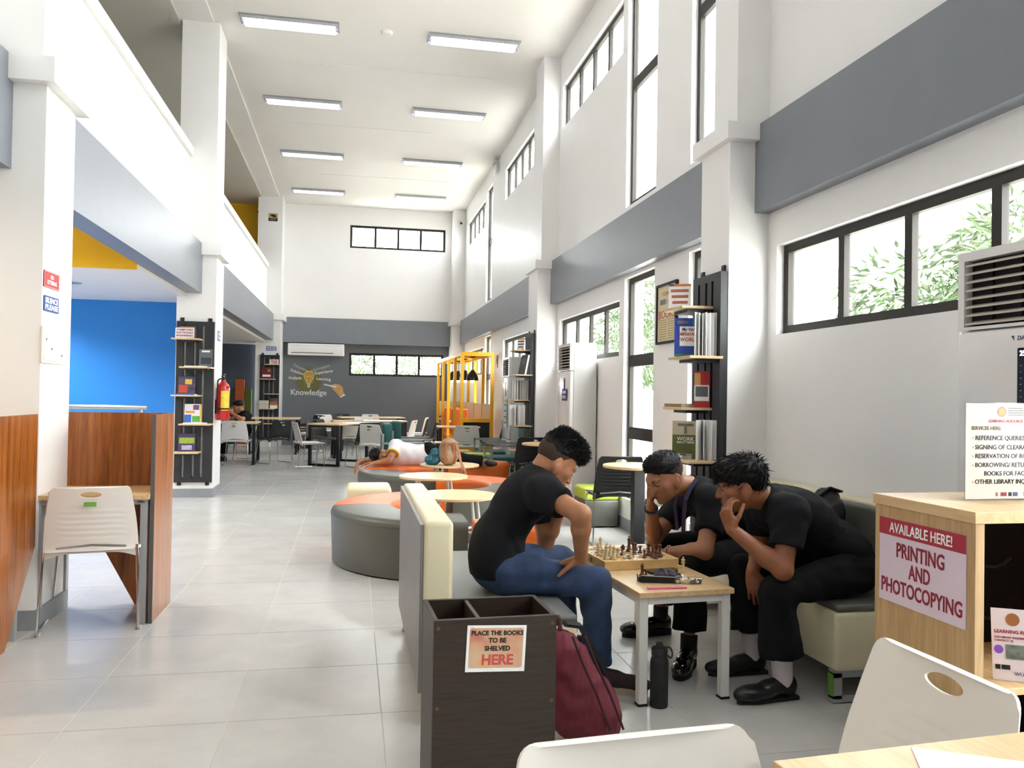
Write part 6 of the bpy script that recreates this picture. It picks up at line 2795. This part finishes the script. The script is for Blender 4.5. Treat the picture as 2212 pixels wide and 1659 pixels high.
pc_ = thing('pencil_case', 'open black zip pencil case on the low table', 'pencil case', (1.36, 3.425, ZT), math.radians(-8))
NYL = mat('black_nylon', '121113', .55, noise=.1, bump=.1, bscale=300)
outl = rounded([(-.095, -.035), (.08, -.05), (.1, -.02), (.09, .035), (-.085, .045), (-.105, .01)], .03, 4)
b = B()
prism(b, outl, 0, .004)
obj('base_cloth', b, NYL, parent=pc_)
b = B()
n_ = len(outl)
lo_, hi_ = [], []
for i, (x, y) in enumerate(outl):
    h_ = .018 + .012 * math.sin(i * .5)
    lo_.append(b.verts.new((x, y, .003)))
    hi_.append(b.verts.new((x * 1.02, y * 1.04, h_)))
li_ = [b.verts.new((v.co.x * .93, v.co.y * .88, v.co.z)) for v in lo_]
hj_ = [b.verts.new((v.co.x * .95, v.co.y * .9, v.co.z)) for v in hi_]
for i in range(n_):
    j = (i + 1) % n_
    b.faces.new((lo_[i], lo_[j], hi_[j], hi_[i]))
    b.faces.new((hi_[i], hi_[j], hj_[j], hj_[i]))
    b.faces.new((hj_[i], hj_[j], li_[j], li_[i]))
obj('zip_wall', b, NYL, parent=pc_, smooth=True)
b = B()
tube(b, [(x * 1.0, y * 1.0, .02 + .012 * math.sin(i * .5)) for i, (x, y) in enumerate(outl)], .0022, 5, True)
obj('zip', b, mat('zip_silver', 'b9b9bd', .3, .8), parent=pc_)
me = sdf_mesh([el((1.385, 3.44, ZT + .028), (.043, .03, .026), None, .02), el((1.36, 3.425, ZT + .022), (.03, .03, .02), None, .02), el((1.41, 3.43, ZT + .02), (.03, .026, .018), None, .02)], .003, disp=lambda P: wrinkle(P, .0022, 3, 4), name='pouch')
pu = thing('small_pouch', 'crumpled dark purple pouch in the pencil case', 'pouch', (1.385, 3.44, ZT))
for v in me.vertices:
    v.co -= Vector((1.385, 3.44, ZT))
me.materials.append(mat('plum_print_cloth', '2e2430', .6, noise=.6, nscale=90))
obj('pouch_body', me, None, parent=pu)
b = B()
for i in range(10):
    t_ = i / 10
    prism(b, [(-.03 + .09 * t_, -.036 + .01 * math.sin(t_ * 3)), (-.03 + .09 * (t_ + .1), -.036 + .01 * math.sin((t_ + .1) * 3)), (-.03 + .09 * (t_ + .1), -.026 + .01 * math.sin((t_ + .1) * 3)), (-.03 + .09 * t_, -.026 + .01 * math.sin(t_ * 3))], .022, .0235)
obj('white_flap', b, mat('white_lining', 'd9dedb', .5), parent=pu)

bg_ = thing('plastic_bag', 'clear plastic bag of spare pieces on the low table', 'bag', (1.47, 3.375, ZT), math.radians(5))
me = sdf_mesh([el((0, 0, .014), (.065, .034, .015), None, .01), el((-.035, .005, .02), (.03, .028, .02), None, .01)], .003, cuts=[((0, 0, .0005), (0, 0, -1))], disp=lambda P: wrinkle(P, .0025, 9, 3), name='film')
FILM = glassmat('clear_film', (.93, .94, .94), .16, .12)
me.materials.append(FILM)
obj('film', me, None, parent=bg_)
for k, (x, y, kd, cl) in enumerate(((.03, .0, 'pawn', 'white'), (.01, .012, 'bishop', 'white'), (-.01, -.01, 'pawn', 'white'), (.035, -.015, 'rook', 'black'), (-.03, .005, 'pawn', 'white'))):
    key = (kd, cl)
    if key not in PM:
        piece(kd, cl, 9, 9, 9, 'x')
    obj('spare_piece', PM[key][0], None, parent=bg_, loc=(x, y, .010), rot=(PI / 2, 0, k * 1.3))
b = B()
box(b, .0, .05, -.03, -.008, .003, .016)
obj('grey_block', b, mat('grey_eraser', '55565a', .6), parent=bg_)
b = B()
for i in range(9):
    box(b, -.075 + .0155 * i, -.0615 + .0155 * i, -.004, .004, .0, .0028, T(0, 0, 0))
hl = thing('pink_stroke', 'long pink strip lying along the near edge of the low table', 'stroke', (1.335, 3.285, ZT), math.radians(-2))  # pink stroke of unclear kind, given the body of a capped pen
b.free()
b = B()
rbox(b, -.088, .088, -.0075, .0075, 0, .006, .0028, 3)
obj('barrel', b, mat('bright_pink_plastic', 'ea5aa0', .5), parent=hl, smooth=True)
b = B()
rbox(b, .04, .089, -.0078, .0078, -.0, .0064, .0028, 3)
obj('cap', b, mat('bright_pink_plastic', 'ea5aa0', .5), parent=hl, smooth=True)

# ------------------------------------------------------------------ water bottle
wb = thing('water_bottle', 'black steel water bottle standing by the table leg', 'bottle', (1.288, 3.24, 0))
b = B()
lathe(b, [(0, 0), (.036, 0), (.038, .004), (.038, .185), (.036, .2), (.030, .208), (.030, .212), (0, .212)], 28)
obj('bottle_body', b, mat('black_powder_coat', '17181a', .5, noise=.05, bump=.1, bscale=500), parent=wb, smooth=True, angle=.8)
b = B()
lathe(b, [(0, .212), (.033, .212), (.034, .216), (.034, .24), (.031, .246), (.016, .248), (.015, .262), (.012, .266), (0, .266)], 24)
ld = obj('lid', b, mat('lid_black', '1e1f22', .45), parent=wb, smooth=True, angle=.6)
b = B()
tube(b, fillet([(.03, 0, .245), (.05, 0, .243), (.06, 0, .215), (.052, 0, .195), (.036, 0, .21)], .015, 4), .004, 8)
obj('carry_loop', b, mat('lid_black', '1e1f22', .45), parent=ld, smooth=True)


# ------------------------------------------------------------------ bags
def bag(name, label, prims, res, m, o0, parts=(), disp=(.003, 2, 2)):
    t = thing(name, label, 'backpack', o0)
    me = sdf_mesh(prims, res, disp=lambda P: wrinkle(P, *disp), name='bag_body')
    for v in me.vertices:
        v.co -= Vector(o0)
    me.materials.append(m)
    obj('bag_body', me, None, parent=t)
    return t


MAR = mat('maroon_canvas', '6b2430', .8, noise=.06, nscale=12, bump=.12, bscale=400)
MARD = mat('dark_maroon_trim', '3a1018', .8)
o_ = (.86, 2.93, 0)
lean = np.array(Matrix.Rotation(.24, 3, 'Y')) @ np.array(Matrix.Rotation(.10, 3, 'X'))
lean = np.array(Matrix.Rotation(-.30, 3, 'Y'))
mb = bag('backpack', 'maroon backpack leaning on the floor beside the brown box',
         [el((.865, 2.94, .14), (.135, .10, .13), lean, .05), el((.815, 2.95, .26), (.095, .095, .145), lean, .06), el((.78, 2.95, .345), (.06, .085, .075), lean, .05), el((.915, 2.885, .11), (.085, .07, .085), lean, .03)], .006, MAR, o_)
for xs in (0, 1):
    b = B()
    pts = [(.80 + .045 * xs, 2.855 - .005 * xs, .425), (.835 + .05 * xs, 2.838, .33), (.885 + .05 * xs, 2.82, .22), (.93 + .05 * xs, 2.80, .10)]
    tube(b, [tuple(F3(p) - F3(o_)) for p in pts], .0045, 6)
    obj('seam_piping', b, MARD, parent=mb, smooth=True)
b = B()
pts = [(.80, 2.97, .44), (.86, 2.97, .43), (.93, 2.96, .31), (.985, 2.95, .18), (1.0, 2.93, .05)]
ribbon(b, [tuple(F3(p) - F3(o_)) for p in pts], .055, (.7, .0, .5), .008)
obj('shoulder_strap', b, mat('black_webbing', '17141a', .8), parent=mb)
b = B()
tube(b, [tuple(F3(p) - F3(o_)) for p in ((.765, 2.90, .435), (.768, 2.92, .468), (.772, 2.96, .468), (.776, 2.985, .435))], .009, 8)
obj('grab_handle', b, MARD, parent=mb, smooth=True)

bb = bag('backpack', 'black backpack on the right sofa behind the watching man', [el((2.375, 3.72, .60), (.085, .10, .185), None, .04), el((2.36, 3.72, .74), (.075, .105, .115), None, .04)], .007, NYL, (2.37, 3.72, .42))
b = B()
ribbon(b, [(-.07, -.03, .40), (-.02, -.04, .44), (.04, -.05, .42)], .04, (0, .2, 1), .004)
obj('shoulder_strap', b, mat('black_webbing', '17141a', .8), parent=bb)
b = B()
ribbon(b, [(-.09, .0, .12), (-.09, .03, .13), (-.085, .08, .12)], .03, (-1, 0, .2), .003)
obj('red_tag', b, mat('red_tag', 'a3283a', .6), parent=bb)

TAN_ = mat('tan_monogram_canvas', 'a08468', .6, noise=.35, nscale=55)
TANL = mat('tan_leather', '9a5c2c', .5, noise=.08)
o_ = (1.07, 9.05, .5)
tb = bag('backpack', 'brown patterned backpack standing on the round table', [el((1.07, 9.06, .62), (.118, .085, .125), None, .04), el((1.07, 9.06, .71), (.10, .075, .095), None, .04), el((1.07, 8.99, .585), (.085, .05, .075), None, .02)], .006, TAN_, o_, disp=(.0015, 5, 2))
for x in (-.045, .045):
    b = B()
    ribbon(b, [(x * .8, -.075, .26), (x, -.085, .18), (x * 1.1, -.105, .1), (x * 1.1, -.10, .02)], .022, (0, -1, .1), .003)
    obj('front_strap', b, TANL, parent=tb)
b = B()
ribbon(b, [(-.09, -.05, .235), (-.04, -.078, .245), (.04, -.078, .245), (.09, -.05, .235)], .02, (0, -1, .2), .003)
obj('zip_band', b, TANL, parent=tb)
b = B()
tube(b, [(-.03, 0, .29), (-.025, 0, .325), (.025, 0, .325), (.03, 0, .29)], .006, 8)
obj('grab_handle', b, TANL, parent=tb, smooth=True)
b = B()
ribbon(b, [(.07, -.07, .23), (.105, -.11, .13), (.11, -.16, .06), (.13, -.22, .005), (.145, -.30, -.04), (.15, -.305, -.12)], .03, (.5, -1, .3), .003)
ribbon(b, [(.13, -.22, .005), (.12, -.29, -.03), (.125, -.30, -.10)], .03, (.5, -1, .3), .003)
obj('hanging_strap', b, TANL, parent=tb)
me_ = bag('cloth_bag', 'teal cloth bag slumped on the round table beside the brown backpack', [el((.885, 9.08, .555), (.085, .07, .055), None, .03), el((.92, 9.09, .62), (.055, .055, .07), None, .03)], .006, mat('teal_nylon', '1d5f70', .5, noise=.1), (.89, 9.08, .5), disp=(.005, 8, 2.5))
me_['category'] = 'bag'
b = B()
tube(b, fillet([(.02, -.05, .14), (.0, -.07, .07), (-.02, -.075, .02)], .03, 4), .006, 6)
obj('drawstring', b, mat('teal_cord', '174d5c', .6), parent=me_, smooth=True)
# ------------------------------------------------------------------ outside: ground and mango trees
bm = B()
box(bm, 2.9, 70, -40, 70, -.5, -.3)
box(bm, -30, 2.9, 20.95, 70, -.5, -.3)
box(bm, -30, 2.9, -60, YB - .25, -.5, -.3)
struct('ground', bm, CONC)
LEAF = mat('mango_leaf', '3b5222', .5, col2='223416', nscale=1.6)
BARK = mat('grey_bark', '6a5f50', .9, noise=.2, nscale=10)


def tree(x, y, clusters, n, label, seed):
    rs = np.random.RandomState(seed)
    t = thing('mango_tree', label, 'tree', (x, y, -.3), 0, 'trees outside the windows')
    b = B()
    tube(b, [(0, 0, 0), (.1, .05, 1.2), (0, .1, 2.2)], .14, 10, r2=.08)
    for c in clusters:
        tube(b, [(0, .1, 2.0), (c[0] * .5, c[1] * .5, 2.0 + (c[2] - 2.0) * .6), (c[0], c[1], c[2])], .05, 6, r2=.015)
    obj('trunk', b, BARK, parent=t, smooth=True)
    V, Fc = [], []
    for k in range(n):
        c = clusters[rs.randint(len(clusters))]
        d = rs.normal(size=3)
        d /= np.linalg.norm(d)
        rad = c[3] * rs.uniform(.45, 1.0) ** .5
        p = F3(c[:3]) + d * rad * F3((1, 1, .8))
        out = unit(d + F3((0, 0, -.35)) + rs.normal(size=3) * .5)
        s = unit(np.cross(out, rs.normal(size=3)))
        nn = np.cross(s, out)
        L, w_ = rs.uniform(.14, .24), rs.uniform(.02, .032)
        i0 = len(V)
        V += [p, p + out * L * .4 + s * w_ - nn * .008, p + out * L * .45 + nn * .008, p + out * L * .4 - s * w_ - nn * .008, p + out * L - F3((0, 0, .03))]
        Fc += [(i0, i0 + 1, i0 + 2), (i0, i0 + 2, i0 + 3), (i0 + 1, i0 + 4, i0 + 2), (i0 + 2, i0 + 4, i0 + 3)]
    me = bpy.data.meshes.new('foliage')
    me.from_pydata([tuple(v) for v in V], [], Fc)
    me.materials.append(LEAF)
    o = obj('foliage', me, None, parent=t)
    o['kind'] = 'stuff'


tree(6.6, 7.7, [(-.4, -1.6, 2.7, .8), (.2, -.6, 2.9, .8), (-.3, .5, 2.75, .8), (.5, 1.1, 2.6, .7), (0, 0, 2.2, .9), (.6, -2.2, 2.4, .7), (.5, -.2, 3.3, .7), (.2, -2.9, 3.1, .7)], 5200, 'mango tree outside the near right window', 2)
tree(6.2, 17.6, [(0, 0, 2.9, 1.0), (.3, 1.0, 2.6, .9), (-.1, -.9, 2.5, .8), (.2, .2, 3.8, .8)], 3000, 'mango tree outside the second right window', 3)
tree(1.0, 27.0, [(0, 0, 2.6, 1.2), (-1.2, 0, 2.4, 1.0), (1.2, .2, 2.2, 1.0)], 2200, 'leafy tree beyond the far wall window', 4)
